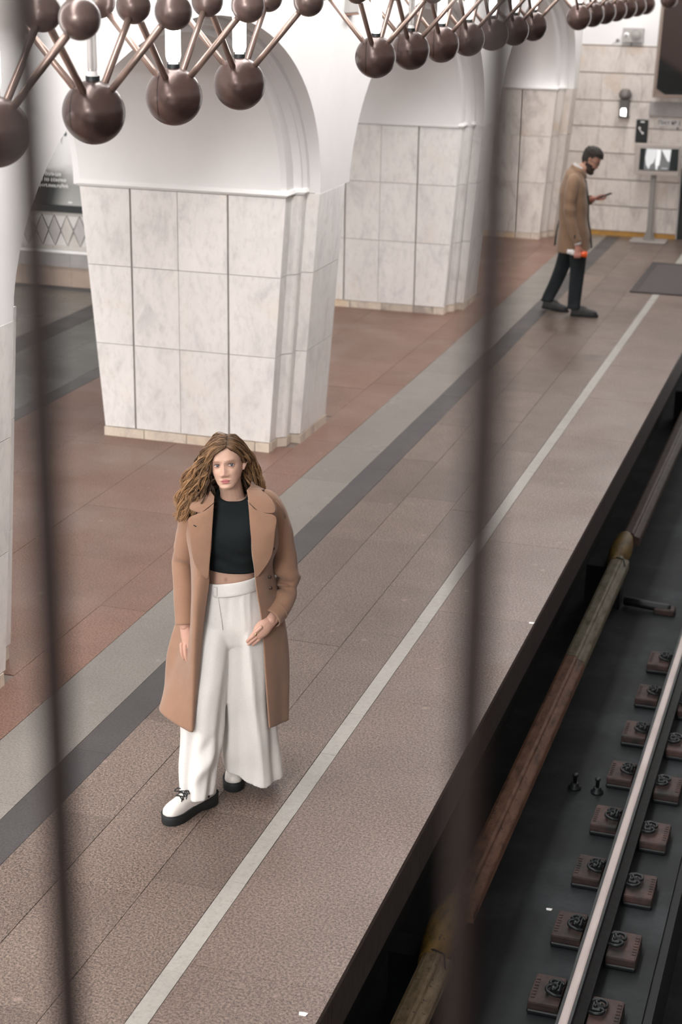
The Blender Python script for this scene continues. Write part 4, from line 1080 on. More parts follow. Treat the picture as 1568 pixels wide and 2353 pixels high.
# trousers
M_trous = fabric('white_wool_trousers', (.725, .705, .68), .02, .95, 420, .5, .1)
def tdisp(u, v, d, p):
    k = .5+.5*v; fold = .010*sin(u*2*pi*5+.6+v*1.5)+.006*sin(u*2*pi*9+2+v*2.3)+.004*sin(v*19+u*9)
    k = 0
    if p.x > -.02 and p.y < .02:
        k += .012*gauss(((p.x-lerp(.072, .150, min(1, v*1.15)))/.016)**2)-.006*gauss(((p.x-lerp(.048, .105, min(1, v*1.15)))/.02)**2)
    if p.x < -.03 and p.y < -.02:
        k += .016*gauss(((p.z-(.215+(p.x+.13)*1.0))/.035)**2)*gauss(((p.x+.11)/.06)**2)-.008*gauss(((p.z-(.30+(p.x+.13)*1.0))/.03)**2)*gauss(((p.x+.10)/.05)**2)
    return d*(fold*(.25+.9*v)*.8+k)
legL = [ell(-.052, -.005, .89, .084, .100, 14, e=.9), ell(-.068, -.015, .80, .090, .116, 14, e=.9), ell(-.090, -.035, .65, .094, .112, 14, e=.9), ell(-.112, -.06, .48, .098, .106, 14, e=.9), ell(-.124, -.075, .33, .095, .102, 14, e=.9), ell(-.138, -.098, .20, .084, .100, 14, e=.9), ell(-.150, -.112, .082, .074, .106, 14, e=.9)]
legR = [ell(.088, .0, .89, .082, .100, 14, e=.9), ell(.092, .005, .80, .105, .118, 14, e=.9), ell(.090, .02, .65, .108, .118, 14, e=.9), ell(.092, .03, .48, .113, .118, 14, e=.9), ell(.097, .045, .33, .120, .122, 14, e=.9), ell(.104, .055, .20, .130, .128, 14, e=.9), ell(.108, .065, .085, .136, .134, 14, e=.9)]
legR[-1] = [(a, b, c+(.055*max(0, (.10-a)/.13))-(.02 if a > .1 else 0)) for a, b, c in legR[-1]]
tr = mesh('trousers', [], [], M_trous, wom)
hiprows = [ell(.015, .01, .73, .10, .05, 18, e=.8), ell(.015, .0, .77, .145, .094, 18, e=.8), ell(.018, .0, .82, .155, .110, 18, e=.8), ell(.02, .0, .87, .158, .117, 18, e=.8), ell(.021, .0, .93, .156, .115, 18, e=.82), ell(.021, -.003, .99, .143, .112, 18, e=.85), ell(.021, -.006, 1.04, .128, .110, 18, e=.88)]
def hipdisp(u, v, d, p):
    k = 0
    if p.y < 0:
        for x0 in (-.062, .070, .094): k += .006*gauss(((p.x-x0)/.009)**2)
        k -= .004*gauss(((p.x-.005)/.005)**2)
    return d*k
tp = [grid_data(legL, 60, 50, True, tdisp, (True, True)), grid_data(legR, 60, 50, True, tdisp, (True, True)), grid_data(hiprows, 72, 24, True, hipdisp, (True, True))]
tme = remeshed(tp, .0045, 8, .5); tme.materials.clear(); tme.materials.append(M_trous); tme.polygons.foreach_set('use_smooth', [True]*len(tme.polygons)); tr.data = tme
wb_rows = []
for z_, k_ in ((1.026, .001), (1.030, .003), (1.046, .0025), (1.062, .002), (1.078, .0012), (1.083, -.001)):
    wb_rows.append([(a, b, c+.13*(a-.02)*(1 if c > 1.06 else .9)) for a, b, c in ell(.021, -.006, z_, .124+k_, .109+k_, 20, e=.88)])
V, F = grid_data(wb_rows, 60, 10, True); wbnd = mesh('waistband', V, F, M_trous, tr, True); md = wbnd.modifiers.new('s', 'SOLIDIFY'); md.thickness = .005; md.offset = 1
bm = bmesh.new(); bbox(bm, -.058, -.043, -.1165, -.110, 1.027, 1.066, .0015); from_bm('waist_tab', bm, M_trous, tr)
tube('fly_seam', [(-.040, -.112, 1.02), (-.036, -.114, .99), (-.028, -.118, .93), (-.02, -.120, .87)], .0014, M_trous, tr, 6)
# pocket edge
tube('pocket_edge', [(.128, -.070, 1.035), (.140, -.082, .98), (.150, -.090, .92), (.158, -.085, .87)], .0025, M_trous, tr, 6)

# platform shoes
M_shoe = plain('white_leather', (.70, .665, .63), .38, var=.04, scale=20, bump=.15); M_sole = plain('black_rubber', (.011, .014, .015), .6); M_lace = plain('black_lace', (.012, .013, .014), .8)
def shoe(loc, ang, name='shoe'):
    t = empty(name, loc, ang, wom)
    out = [(.0, -.03), (.022, -.028), (.036, -.01), (.040, .03), (.036, .07), (.036, .12), (.046, .18), (.050, .215), (.042, .255), (.022, .277), (.0, .283)]
    left = [(-a, b) for a, b in out[1:-1]][::-1]; base = out+left
    base = [tuple(v) for v in cat_closed([Vector((a, b, 0)) for a, b in base], 60)]
    def arch(b): return .012*gauss(((b-.10)/.035)**2)
    rows = [[(a*.97, b*.99, .0+arch(b)) for a, b, _ in base], [(a*1.03, b, .006+arch(b)) for a, b, _ in base], [(a*1.03, b, .030+.010*max(0, (.06-b)/.09)) for a, b, _ in base], [(a*1.04, b, .040+.012*max(0, (.08-b)/.1)) for a, b, _ in base], [(a*.95, b*.985+.001, .046+.012*max(0, (.08-b)/.1)) for a, b, _ in base]]
    V = [p for r in rows for p in r]; n = 60; F = [(j*n+i, j*n+(i+1) % n, (j+1)*n+(i+1) % n, (j+1)*n+i) for j in range(4) for i in range(n)]+[tuple(range(n))[::-1], tuple(4*n+i for i in range(n))]
    o = mesh('sole', [(a, -b, c) for a, b, c in V], [f[::-1] for f in F], M_sole, t); autosmooth(o, 50)
    # upper, sections from toe to heel
    sec = [(.276, .012, .058, .040), (.262, .032, .078, .040), (.235, .041, .092, .040), (.20, .041, .103, .040), (.165, .038, .116, .041), (.13, .035, .128, .042), (.095, .034, .138, .045), (.06, .035, .142, .048), (.025, .034, .144, .05), (-.005, .030, .144, .05), (-.022, .018, .142, .05)]
    rows = []
    for b, w, zt, zb_ in sec:
        r_ = []
        for i in range(14):
            a = pi*i/13; r_.append((w*cos(a)*(1.0 if zt < .11 else .96), -b, zb_+(zt-zb_)*(max(0,sin(a))**.62)))
        rows.append(r_)
    V, F = grid_data(rows, 32, 44); k = len(V)
    F.append(tuple(range(32))); F.append(tuple(43*32+i for i in range(32))[::-1])
    up = mesh('upper', V, F, M_shoe, t); autosmooth(up, 60)
    welt = [(a*1.0, -b, .047+.012*max(0, (.08-b)/.1)) for a, b, _ in base]
    tube('welt', welt, .003, M_sole, t, 6, closed=True)
    L_ = []
    for b, z in ((.188, .107), (.170, .1155), (.153, .122)):
        L_.append(tube_data([(-.024, -b, z-.004), (-.01, -b-.004, z+.003), (.012, -b+.006, z+.003), (.026, -b, z-.006)], .0028, 6))
        L_.append(tube_data([(.024, -b-.006, z-.006), (.0, -b+.0, z+.004), (-.026, -b+.010, z-.004)], .0028, 6))
    L_.append(tube_data(catmull([(0, -.155, .124), (-.03, -.167, .130), (-.042, -.18, .118), (-.02, -.176, .122), (0, -.155, .124)], 4), .0024, 6))
    L_.append(tube_data(catmull([(0, -.155, .124), (.03, -.170, .126), (.044, -.188, .110)], 4), .0024, 6)); L_.append(tube_data(catmull([(0, -.155, .124), (.02, -.185, .112), (.03, -.205, .100)], 4), .0022, 6))
    v, f = join_data(L_); mesh('shoelace', v, f, M_lace, t, True)
    for s in (-1, 1): tube('side_zip', [(s*.036, -.045, .06), (s*.0375, -.042, .10), (s*.034, -.04, .14)], .0045, M_sole, t, 6)
    return t
def face_to(dx, dy): return math.atan2(dx, -dy)
shoe((-.082, -.080, 0), face_to(-.185, -.175)); shoe((.052, .290, 0), face_to(-.03, -.26))

# coat
M_coat = fabric('camel_wool', (.295, .172, .114), .05, .95, 380, .35, .25); M_line_ = fabric('coat_lining', (.20, .10, .06), .05, .9, 300, .2)
coat = mesh('coat', [], [], M_coat, wom)
crow = [
 [(-.052, -.082, 1.452), (-.075, -.045, 1.462), (-.082, .0, 1.462), (-.06, .06, 1.468), (.0, .095, 1.47), (.06, .095, 1.47), (.115, .055, 1.468), (.132, .0, 1.462), (.122, -.045, 1.462), (.093, -.085, 1.455)],
 [(-.058, -.112, 1.415), (-.105, -.088, 1.418), (-.148, -.01, 1.412), (-.115, .075, 1.42), (-.03, .118, 1.425), (.09, .118, 1.425), (.175, .078, 1.425), (.208, .0, 1.418), (.165, -.082, 1.422), (.096, -.115, 1.418)],
 [(-.062, -.136, 1.34), (-.125, -.118, 1.34), (-.166, -.01, 1.34), (-.135, .09, 1.34), (-.03, .138, 1.34), (.09, .138, 1.34), (.195, .092, 1.34), (.225, .0, 1.34), (.180, -.110, 1.34), (.102, -.138, 1.34)],
 [(-.070, -.148, 1.22), (-.130, -.128, 1.22), (-.168, -.01, 1.22), (-.135, .10, 1.22), (-.03, .145, 1.22), (.09, .145, 1.22), (.19, .10, 1.22), (.222, .01, 1.22), (.182, -.108, 1.22), (.110, -.145, 1.22)],
 [(-.079, -.136, 1.09), (-.136, -.142, 1.09), (-.150, .02, 1.09), (-.138, .12, 1.09), (-.03, .15, 1.09), (.09, .15, 1.09), (.185, .12, 1.09), (.205, .04, 1.09), (.172, -.085, 1.09), (.124, -.136, 1.09)],
 [(-.106, -.140, .88), (-.152, -.160, .88), (-.172, .04, .88), (-.20, .14, .88), (-.04, .175, .88), (.09, .18, .88), (.20, .155, .88), (.252, .07, .88), (.222, -.045, .88), (.152, -.118, .88)],
 [(-.128, -.150, .65), (-.164, -.166, .65), (-.222, .02, .65), (-.265, .12, .65), (-.05, .205, .65), (.09, .21, .65), (.21, .185, .65), (.278, .09, .65), (.240, -.03, .65), (.166, -.112, .65)],
 [(-.152, -.168, .418), (-.178, -.184, .415), (-.298, -.03, .448), (-.26, .12, .43), (-.06, .225, .41), (.09, .23, .39), (.21, .20, .37), (.270, .09, .352), (.246, -.01, .362), (.184, -.105, .385)]]
def cdisp(u, v, d, p):
    k = 0
    if v > .5:
        t = (v-.5)*2
        k += t*(.012*sin(u*46+.5)*gauss(((u-.80)/.12)**2)+.008*sin(u*30+v*2)*gauss(((u-.2)/.16)**2))
    k += .004*sin(v*30+u*18)*gauss(((v-.45)/.2)**2)
    return d*k
V, F = grid_data(crow, 90, 90, False, cdisp); cme = bpy.data.meshes.new('coat'); cme.from_pydata([tuple(v) for v in V], [], F); cme.materials.append(M_coat); cme.polygons.foreach_set('use_smooth', [True]*len(F)); coat.data = cme
md = coat.modifiers.new('s', 'SOLIDIFY'); md.thickness = .007; md.offset = 0
def sleeve(pts, rad, seed, folds):
    n = 60; P = cat_open([Vector(p) for p in pts], n); Rr = cat_open([Vector((r, 0, 0)) for r in rad], n)
    F_ = frames(P); V, F = [], []; m = 28
    for i, (p, u, v) in enumerate(F_):
        t = i/(n-1)
        for k in range(m):
            a = 2*pi*k/m; r = Rr[i].x
            w = sum(am*gauss(((t-c+.018*sin(a-an))/wd)**2)*(.5+.5*cos(a-an)) for c, wd, am, an in folds)
            w += .0022*sin(t*46+2*sin(a+seed)+seed)*gauss(((t-.55)/.25)**2)
            V.append(p+(u*cos(a)+v*sin(a))*(r+w))
    for i in range(n-1):
        for k in range(m): F.append((i*m+k, i*m+(k+1) % m, (i+1)*m+(k+1) % m, (i+1)*m+k))
    o = mesh('sleeve', V, F, M_coat, coat, True); md = o.modifiers.new('s', 'SOLIDIFY'); md.thickness = .006; md.offset = -1
    return o, V, m, n
o, V, m, n = sleeve([(-.085, .02, 1.408), (-.118, .018, 1.385), (-.150, .022, 1.31), (-.172, .028, 1.21), (-.192, .030, 1.125), (-.190, -.02, 1.00), (-.187, -.072, .876)], [.042, .058, .060, .053, .047, .044, .0405], 1.0,
    [(.56, .026, -.018, 0.3), (.56, .05, .006, 3.5), (.63, .03, .012, .2), (.49, .03, .010, .3), (.72, .035, -.009, .6), (.66, .025, -.008, 3.2)])
o, V2, m, n = sleeve([(.125, .02, 1.42), (.172, .024, 1.402), (.212, .032, 1.32), (.243, .042, 1.20), (.264, .055, 1.08), (.266, .052, 1.00), (.242, -.012, .945), (.190, -.085, .905)], [.042, .060, .064, .060, .053, .053, .050, .049], 2.3,
    [(.56, .03, .012, 1.0), (.62, .024, -.018, 1.4), (.69, .026, .015, 1.2), (.755, .022, -.015, 1.6), (.47, .035, -.009, 1.0), (.82, .03, .008, 1.5), (.64, .03, .010, 4.4), (.73, .03, -.009, 4.4)])
cr1 = [V2[(n-6)*m+k]+(V2[(n-6)*m+k]-sum((V2[(n-6)*m+q] for q in range(m)), Vector())/m)*.03 for k in range(m)]
tube('cuff_seam', cr1, .0022, M_coat, o, 6, closed=True)
bt = [(.262, .008, .935), (.258, -.014, .925)]
def flap(name, inner, outer, parent, n=22, m=12, bulge=.006, th=.007):
    """cloth flap between two edge curves"""
    A = cat_open([Vector(p) for p in inner], n); B = cat_open([Vector(p) for p in outer], n); V, F = [], []
    for i in range(n):
        for j in range(m):
            t = j/(m-1); p = A[i].lerp(B[i], t); p.y -= bulge*sin(pi*t)*sin(pi*min(1, .15+i/(n-1))); V.append(p)
    for i in range(n-1):
        for j in range(m-1): F.append((i*m+j, i*m+j+1, (i+1)*m+j+1, (i+1)*m+j))
    o = mesh(name, V, F, M_coat, parent, True); md = o.modifiers.new('s', 'SOLIDIFY'); md.thickness = th; md.offset = 0
    bv = o.modifiers.new('b', 'BEVEL'); bv.width = .002; bv.segments = 2; bv.limit_method = 'ANGLE'; bv.angle_limit = radians(60)
    return o
flap('lapel', [(-.054, -.108, 1.447), (-.061, -.143, 1.36), (-.068, -.158, 1.28), (-.074, -.160, 1.20), (-.080, -.156, 1.13)],
     [(-.106, -.126, 1.408), (-.160, -.130, 1.390), (-.156, -.146, 1.33), (-.140, -.154, 1.20), (-.090, -.158, 1.125)], coat)
flap('lapel', [(.094, -.112, 1.450), (.099, -.144, 1.36), (.106, -.158, 1.28), (.113, -.160, 1.20), (.120, -.152, 1.13)],
     [(.138, -.130, 1.409), (.207, -.128, 1.394), (.204, -.146, 1.33), (.188, -.152, 1.22), (.132, -.152, 1.13)], coat)
flap('collar', [(-.050, -.078, 1.468), (-.052, -.092, 1.460), (-.053, -.102, 1.453), (-.054, -.106, 1.449)], [(-.110, -.050, 1.462), (-.148, -.085, 1.440), (-.152, -.110, 1.422), (-.107, -.124, 1.411)], coat, 22, 12)
flap('collar', [(.088, -.065, 1.492), (.091, -.085, 1.476), (.093, -.100, 1.462), (.094, -.110, 1.452)], [(.150, -.030, 1.478), (.196, -.080, 1.448), (.203, -.114, 1.406), (.139, -.128, 1.412)], coat, 22, 12)
flap('collar', [(-.050, -.078, 1.468), (-.072, -.02, 1.492), (-.05, .055, 1.505), (.03, .085, 1.51), (.10, .05, 1.505), (.108, -.01, 1.50), (.088, -.065, 1.492)],
     [(-.110, -.050, 1.462), (-.118, .0, 1.455), (-.08, .10, 1.44), (.03, .135, 1.435), (.14, .10, 1.44), (.165, .02, 1.465), (.150, -.030, 1.478)], coat, 26, 8)
mesh('buttonhole', [(-.140, -.150, 1.368), (-.128, -.152, 1.362), (-.129, -.153, 1.358), (-.141, -.151, 1.364)], [(0, 1, 2, 3)], M_black, coat)
tube('shoulder_seam', [(.215, -.04, 1.432), (.238, -.028, 1.395), (.252, -.022, 1.35)], .003, M_coat, coat, 6)
for i, (a, b, c) in enumerate(((.199, -.094, 1.235), (.186, -.086, 1.10), (.190, -.076, 1.045))):
    v, f = ellipsoid((a, b, c), (.0085, .004, .0085), 14, 8); mesh('button', v, f, plain('button_brown', (.05, .027, .018), .4) if i == 0 else bpy.data.materials['button_brown'], coat, True)

# ---------------------------------------------------------------- the man with the phone
MO = (-2.902, 17.41, 0); MR = math.atan2(.166, .986)
dm = Vector((2.902, -17.41, 0)).normalized(); MR = math.atan2(dm.x, -dm.y)
man = empty('person', MO, MR); tag(man, 'bearded man in a tan coat and dark trousers looking down at a phone', 'person')
Rm = Matrix.Rotation(radians(84), 3, 'Z') @ Matrix.Rotation(radians(30), 3, 'X')
MH = Vector((.098, .0, 1.632))
def tomh(d): return [MH+Rm @ v for v in d[0]], d[1]
parts = [tomh(head_data(True)), tomh(ear_data(1)), tomh(ear_data(-1))]
pp, rr = smooth_path([(.055, 0, 1.58), (.02, 0, 1.54), (-.02, 0, 1.49), (-.06, 0, 1.42)], [.058, .058, .062, .085]); parts.append(closed_tube(pp, rr, 16))
parts.append(grid_data([ell(x_, 0, z_, rx, ry, 12, e=.85) for x_, z_, rx, ry in [(-.03, .85, .11, .15), (-.035, 1.0, .11, .15), (-.05, 1.2, .12, .17), (-.06, 1.36, .115, .185), (-.06, 1.44, .08, .16), (-.05, 1.48, .055, .08)]], 24, 20, True, cap=(True, True)))
pp, rr = smooth_path([(-.065, -.19, 1.40), (-.085, -.235, 1.15), (-.045, -.255, .95), (.012, -.262, .80)], [.05, .045, .038, .03]); parts.append(closed_tube(pp, rr, 12))
pp, rr = smooth_path([(-.055, .19, 1.40), (-.02, .22, 1.20), (.06, .17, 1.17), (.145, .10, 1.222)], [.05, .045, .040, .030]); parts.append(closed_tube(pp, rr, 12))
for L in ([(-.03, -.08, .85), (.025, -.08, .48), (.01, -.08, .11)], [(-.05, .08, .85), (-.13, .10, .48), (-.265, .13, .14)]):
    pp, rr = smooth_path(L, [.08, .058, .04]); parts.append(closed_tube(pp, rr, 12))
mb = remeshed(parts, .006, 2, .5)
hp = []
wn = Vector((.014, -.266, .79)); 
pp, rr = smooth_path([wn+Vector((0, 0, .03)), wn, wn+Vector((.004, -.004, -.04)), wn+Vector((.008, -.004, -.075))], [.03, .028, .032, .031]); hp.append(flatten(closed_tube(pp, rr, 12), wn, (0, 1, 0), .62))
for i in range(4):
    b_ = wn+Vector((-.022+.0175*i, -.012, -.078)); hp.append(finger(b_, [(0, -.35, -1), (.0, .7, -.75), (0, 1, .35)], (.036, .028, .022), .0092))
hp.append(finger(wn+Vector((.030, -.0, -.03)), [(.55, .4, -.85), (.2, .8, -.7), (0, 1, -.2)], (.038, .032, .026), .0105))
wf = Vector((.150, .095, 1.225))
pp, rr = smooth_path([wf+Vector((-.03, .01, -.012)), wf, wf+Vector((.04, -.02, .006)), wf+Vector((.07, -.035, .008))], [.028, .027, .031, .030]); hp.append(flatten(closed_tube(pp, rr, 12), wf, (.1, .1, 1), .62))
for i in range(4):
    b_ = wf+Vector((.062+.004*i, -.060+.018*i, .0)); hp.append(finger(b_, [(1, -.25, .05), (.7, -.45, .75), (-.2, -.6, .9)], (.036, .028, .02), .0088))
hp.append(finger(wf+Vector((.03, -.05, .015)), [(.75, -.35, .6), (1, .1, .35), (1, .3, .0)], (.034, .03, .024), .0105))
mh = remeshed(hp, .0032, 2, .4)
bm = bmesh.new(); bm.from_mesh(mb); bm.from_mesh(mh); mb2 = bpy.data.meshes.new('body'); bm.to_mesh(mb2); bm.free()
Rmi = Rm.transposed()
def mpaint(co):
    h = Rmi @ (co-MH); c = [.50, .29, .215]
    if co.z > 1.45:
        k = gauss((h.x/.016)**2+((h.z+.04)/.014)**2)+.6*gauss(((abs(h.x)-.04)/.02)**2+((h.z+.03)/.02)**2); c = [lerp(a, b, min(1, k)*.45) for a, b in zip(c, (.55, .22, .17))]
        if h.y < -.05 and abs(h.x) < .024 and -.079 < h.z < -.060: c = (.38, .13, .11)
        bx = abs(h.x)-.033; k = gauss((bx/.018)**4+((h.z-.024)/.005)**2) if h.y < 0 else 0; c = [lerp(a, b, k*.8) for a, b in zip(c, (.05, .03, .022))]
    else: c = [.46, .215, .17]
    return c
paint(mb2, mpaint); mb2.materials.clear(); mb2.materials.append(skin_mat('ruddy_skin', None, None, None)); mb2.polygons.foreach_set('use_smooth', [True]*len(mb2.polygons))
mbo = obj_of('body', mb2, man)
for s in (-1, 1):
    c = MH+Rm @ Vector((s*.032, -.078, .0)); v, f = ellipsoid((0, 0, 0), (.013, .006, .0055), 14, 8); e = mesh('eye', [c+Rm @ p for p in v], f, M_eyew, mbo, True)
    v, f = ellipsoid((0, -.003, -.001), (.0055, .0035, .005), 12, 8); mesh('iris', [c+Rm @ p for p in v], f, M_black, e, True)
# hair and beard grown from the head surface
def shell(keep, grow, name, m, seed=0, amp=.004):
    V, F = head_data(True, 90, 80); ok = [keep(p) for p in V]; out = []
    for p, k in zip(V, ok):
        n_ = (p-Vector((0, .01, .01))).normalized(); g_ = grow(p); w_ = noise.noise(p*70+Vector((seed, 0, 0)))
        out.append(MH+Rm @ (p+n_*(g_+amp*w_)))
    F = [f for f in F if all(ok[i] for i in f)]
    used = sorted({i for f in F for i in f}); mp = {a: b for b, a in enumerate(used)}
    return mesh(name, [out[i] for i in used], [tuple(mp[i] for i in f) for f in F], m, man, True)
M_mhair = plain('dark_hair', (.020, .015, .012), .75, var=.35, scale=90, bump=.6); M_beard = plain('brown_beard', (.040, .025, .019), .7, var=.4, scale=110, bump=.6)
shell(lambda p: (p.z > .060 and p.y < -.02) or (p.y >= -.02 and p.z > .060-.09*min(1, max(0, (p.y+.02)/.04))-(.045 if p.y > .045 else 0)), lambda p:   .008+.014*min(1, max(0, (p.z-.03)/.06))*(1.2 if p.y < 0 else 1.0), 'hair', M_mhair)
shell(lambda p: p.y < .03 and p.z < -.025-.05*gauss((p.x/.020)**2)*(p.z > -.10) and not (abs(p.x) < .022 and -.082 < p.z < -.058) and not (p.y < -.05 and p.z > -.045-.02*(abs(p.x) < .03)), lambda p:   .005+.011*max(0, min(1, (-.07-p.z)/.04)), 'beard', M_beard, 5, .003)
# glasses
def hpt(x_, y_, z_): return MH+Rm @ Vector((x_, y_, z_))
gl = None
M_gls = plain('glasses_black', (.012, .012, .012), .4)
parts_ = []
for s in (-1, 1):
    parts_.append(tube_data([hpt(s*(.034+.022*cos(2*pi*i/18)), -.098, -.003+.016*sin(2*pi*i/18)) for i in range(18)], .0018, 6, closed=True))
    parts_.append(tube_data([hpt(s*.056, -.097, .004), hpt(s*.074, -.06, .006), hpt(s*.078, .0, .006), hpt(s*.077, .012, -.008)], .0018, 6))
parts_.append(tube_data([hpt(-.012, -.099, .0), hpt(0, -.103, .003), hpt(.012, -.099, .0)], .0018, 6))
v, f = join_data(parts_); mesh('glasses', v, f, M_gls, man, True)
# trousers
M_mtr = fabric('dark_wool', (.024, .029, .032), .1, .9, 200, .4)
def mfold(u, v, d, p): return d*(.007*sin(u*18+v*6)*(.4+v)+.006*sin(v*26+u*6)*gauss(((v-.93)/.12)**2))
lf = [ell(-.005, -.08, .90, .115, .095, 12), ell(.015, -.08, .72, .100, .090, 12), ell(.024, -.08, .50, .080, .078, 12), ell(.020, -.08, .30, .070, .068, 12), ell(.018, -.08, .13, .066, .062, 12), ell(.02, -.08, .075, .068, .062, 12)]
lb_ = [ell(-.03, .08, .90, .11, .095, 12), ell(-.075, .085, .72, .10, .09, 12), ell(-.135, .10, .50, .082, .078, 12), ell(-.20, .12, .30, .072, .068, 12), ell(-.258, .135, .15, .066, .062, 12), ell(-.268, .138, .10, .064, .060, 12)]
hr = [ell(-.025, 0, .82, .115, .16, 14), ell(-.03, 0, .95, .115, .155, 14), ell(-.035, 0, 1.02, .11, .15, 14)]
tme = remeshed([grid_data(lf, 36, 36, True, mfold, (True, True)), grid_data(lb_, 36, 36, True, mfold, (True, True)), grid_data(hr, 36, 12, True, None, (True, True))], .0075, 3, .5)
tme.materials.clear(); tme.materials.append(M_mtr); tme.polygons.foreach_set('use_smooth', [True]*len(tme.polygons)); obj_of('trousers', tme, man)
# shoes
M_msh = plain('dark_leather', (.018, .018, .018), .5, var=.2, scale=20)
def mshoe(loc, ang, pitch):
    t = empty('shoe', loc, ang, man); t.rotation_euler = (pitch, 0, ang)
    base = [tuple(v) for v in cat_closed([Vector(p) for p in [(0, .03, 0), (.028, .02, 0), (.037, -.03, 0), (.034, -.10, 0), (.046, -.18, 0), (.040, -.235, 0), (.018, -.262, 0), (-.018, -.262, 0), (-.040, -.235, 0), (-.046, -.18, 0), (-.034, -.10, 0), (-.037, -.03, 0), (-.028, .02, 0)]], 40)]
    rows = [[(a, b, 0) for a, b, _ in base], [(a*1.05, b*1.01, .004) for a, b, _ in base], [(a*1.05, b*1.01, .024) for a, b, _ in base], [(a*.96, b*.985, .028) for a, b, _ in base]]
    V = [p for r in rows for p in r]; n = 40; F = [(j*n+i, j*n+(i+1) % n, (j+1)*n+(i+1) % n, (j+1)*n+i) for j in range(3) for i in range(n)]+[tuple(range(n))[::-1], tuple(3*n+i for i in range(n))]
    o = mesh('sole', V, F, M_black, t); autosmooth(o, 50)
    sec = [(-.256, .012, .045), (-.24, .030, .062), (-.20, .041, .074), (-.15, .040, .088), (-.10, .035, .108), (-.05, .034, .118), (.0, .034, .118), (.024, .02, .112)]
    rows = [[(w*cos(pi*i/11), b, .026+(zt-.026)*max(0, sin(pi*i/11))**.6) for i in range(12)] for b, w, zt in sec]
    V, F = grid_data(rows, 24, 26); F.append(tuple(range(24))[::-1]); F.append(tuple(25*24+i for i in range(24))); o = mesh('upper', V, F, M_msh, t); autosmooth(o, 60)
    v, f = join_data([tube_data([(-.022, b, z), (0, b-.003, z+.008), (.022, b, z)], .003, 6) for b, z in ((-.10, .106), (-.115, .101), (-.13, .096))]); mesh('shoelace', v, f, M_black, t, True)
mshoe((.012, -.08, 0), radians(86), 0); mshoe((-.300, .140, .022), radians(84), radians(7))
# coat
M_mc = fabric('tan_wool', (.235, .150, .097), .06, .95, 200, .35, .2)
mrow = [
 [(.035, -.050, 1.515), (.01, -.065, 1.53), (-.04, -.070, 1.545), (-.085, -.03, 1.555), (-.085, .03, 1.555), (-.04, .070, 1.545), (.01, .065, 1.53), (.035, .050, 1.515)],
 [(.045, -.075, 1.46), (.0, -.15, 1.475), (-.075, -.165, 1.475), (-.145, -.06, 1.50), (-.145, .06, 1.50), (-.075, .165, 1.475), (.0, .15, 1.475), (.045, .075, 1.46)],
 [(.066, -.09, 1.36), (.03, -.185, 1.36), (-.08, -.205, 1.36), (-.185, -.08, 1.36), (-.185, .08, 1.36), (-.08, .205, 1.36), (.03, .185, 1.36), (.066, .09, 1.36)],
 [(.086, -.08, 1.22), (.04, -.18, 1.22), (-.07, -.20, 1.22), (-.19, -.09, 1.22), (-.19, .09, 1.22), (-.07, .20, 1.22), (.04, .18, 1.22), (.086, .08, 1.22)],
 [(.098, -.07, 1.05), (.05, -.175, 1.05), (-.06, -.195, 1.05), (-.18, -.09, 1.05), (-.18, .09, 1.05), (-.06, .195, 1.05), (.05, .175, 1.05), (.092, .07, 1.05)],
 [(.130, -.06, .88), (.06, -.18, .88), (-.06, -.205, .88), (-.185, -.10, .88), (-.185, .10, .88), (-.06, .205, .88), (.06, .18, .88), (.11, .06, .88)],
 [(.150, -.055, .715), (.07, -.185, .70), (-.06, -.215, .685), (-.192, -.11, .685), (-.192, .11, .695), (-.06, .21, .70), (.07, .185, .715), (.13, .06, .73)]]
def mcd(u, v, d, p): return d*(.006*sin(u*40+v*5)*max(0, v-.4)+.004*sin(v*24+u*10))
V, F = grid_data(mrow, 64, 56, False, mcd); mco = mesh('coat', V, F, M_mc, man, True); md = mco.modifiers.new('s', 'SOLIDIFY'); md.thickness = .008; md.offset = 0
def msleeve(pts, rad, folds):
    n = 44; P = cat_open([Vector(p) for p in pts], n); Rr = cat_open([Vector((r, 0, 0)) for r in rad], n); F_ = frames(P); V, F = [], []; m = 22
    for i, (p, u, v) in enumerate(F_):
        t = i/(n-1)
        for k in range(m):
            a = 2*pi*k/m; V.append(p+(u*cos(a)+v*sin(a))*(Rr[i].x+sum(am*gauss(((t-c)/w)**2) for c, w, am in folds)+.002*sin(t*40+a*2)))
    for i in range(n-1):
        for k in range(m): F.append((i*m+k, i*m+(k+1) % m, (i+1)*m+(k+1) % m, (i+1)*m+k))
    o = mesh('sleeve', V, F, M_mc, mco, True); md = o.modifiers.new('s', 'SOLIDIFY'); md.thickness = .006; md.offset = -1; return o
fl = [(.5, .04, -.006), (.58, .04, .007), (.66, .04, -.004)]
msleeve([(-.06, -.12, 1.465), (-.068, -.185, 1.42), (-.088, -.225, 1.28), (-.088, -.245, 1.13), (-.05, -.258, .96), (.010, -.264, .815)], [.05, .068, .066, .059, .053, .046], fl)
msleeve([(-.05, .12, 1.465), (-.055, .185, 1.42), (-.03, .225, 1.28), (.0, .225, 1.18), (.06, .175, 1.17), (.130, .112, 1.214)], [.05, .068, .064, .058, .050, .044], fl)
tube('shirt_cuff', [(.009, -.264, .822), (.014, -.266, .792)], [.038, .036], plain('shirt_white', (.66, .65, .64), .8), man, 16)
v, f = grid_data([[(.03, -.045, 1.53), (-.03, -.066, 1.555), (-.078, 0, 1.575), (-.03, .066, 1.555), (.03, .045, 1.53)], [(.02, -.045, 1.555), (-.03, -.062, 1.582), (-.07, 0, 1.600), (-.03, .062, 1.582), (.02, .045, 1.555)]], 24, 5)
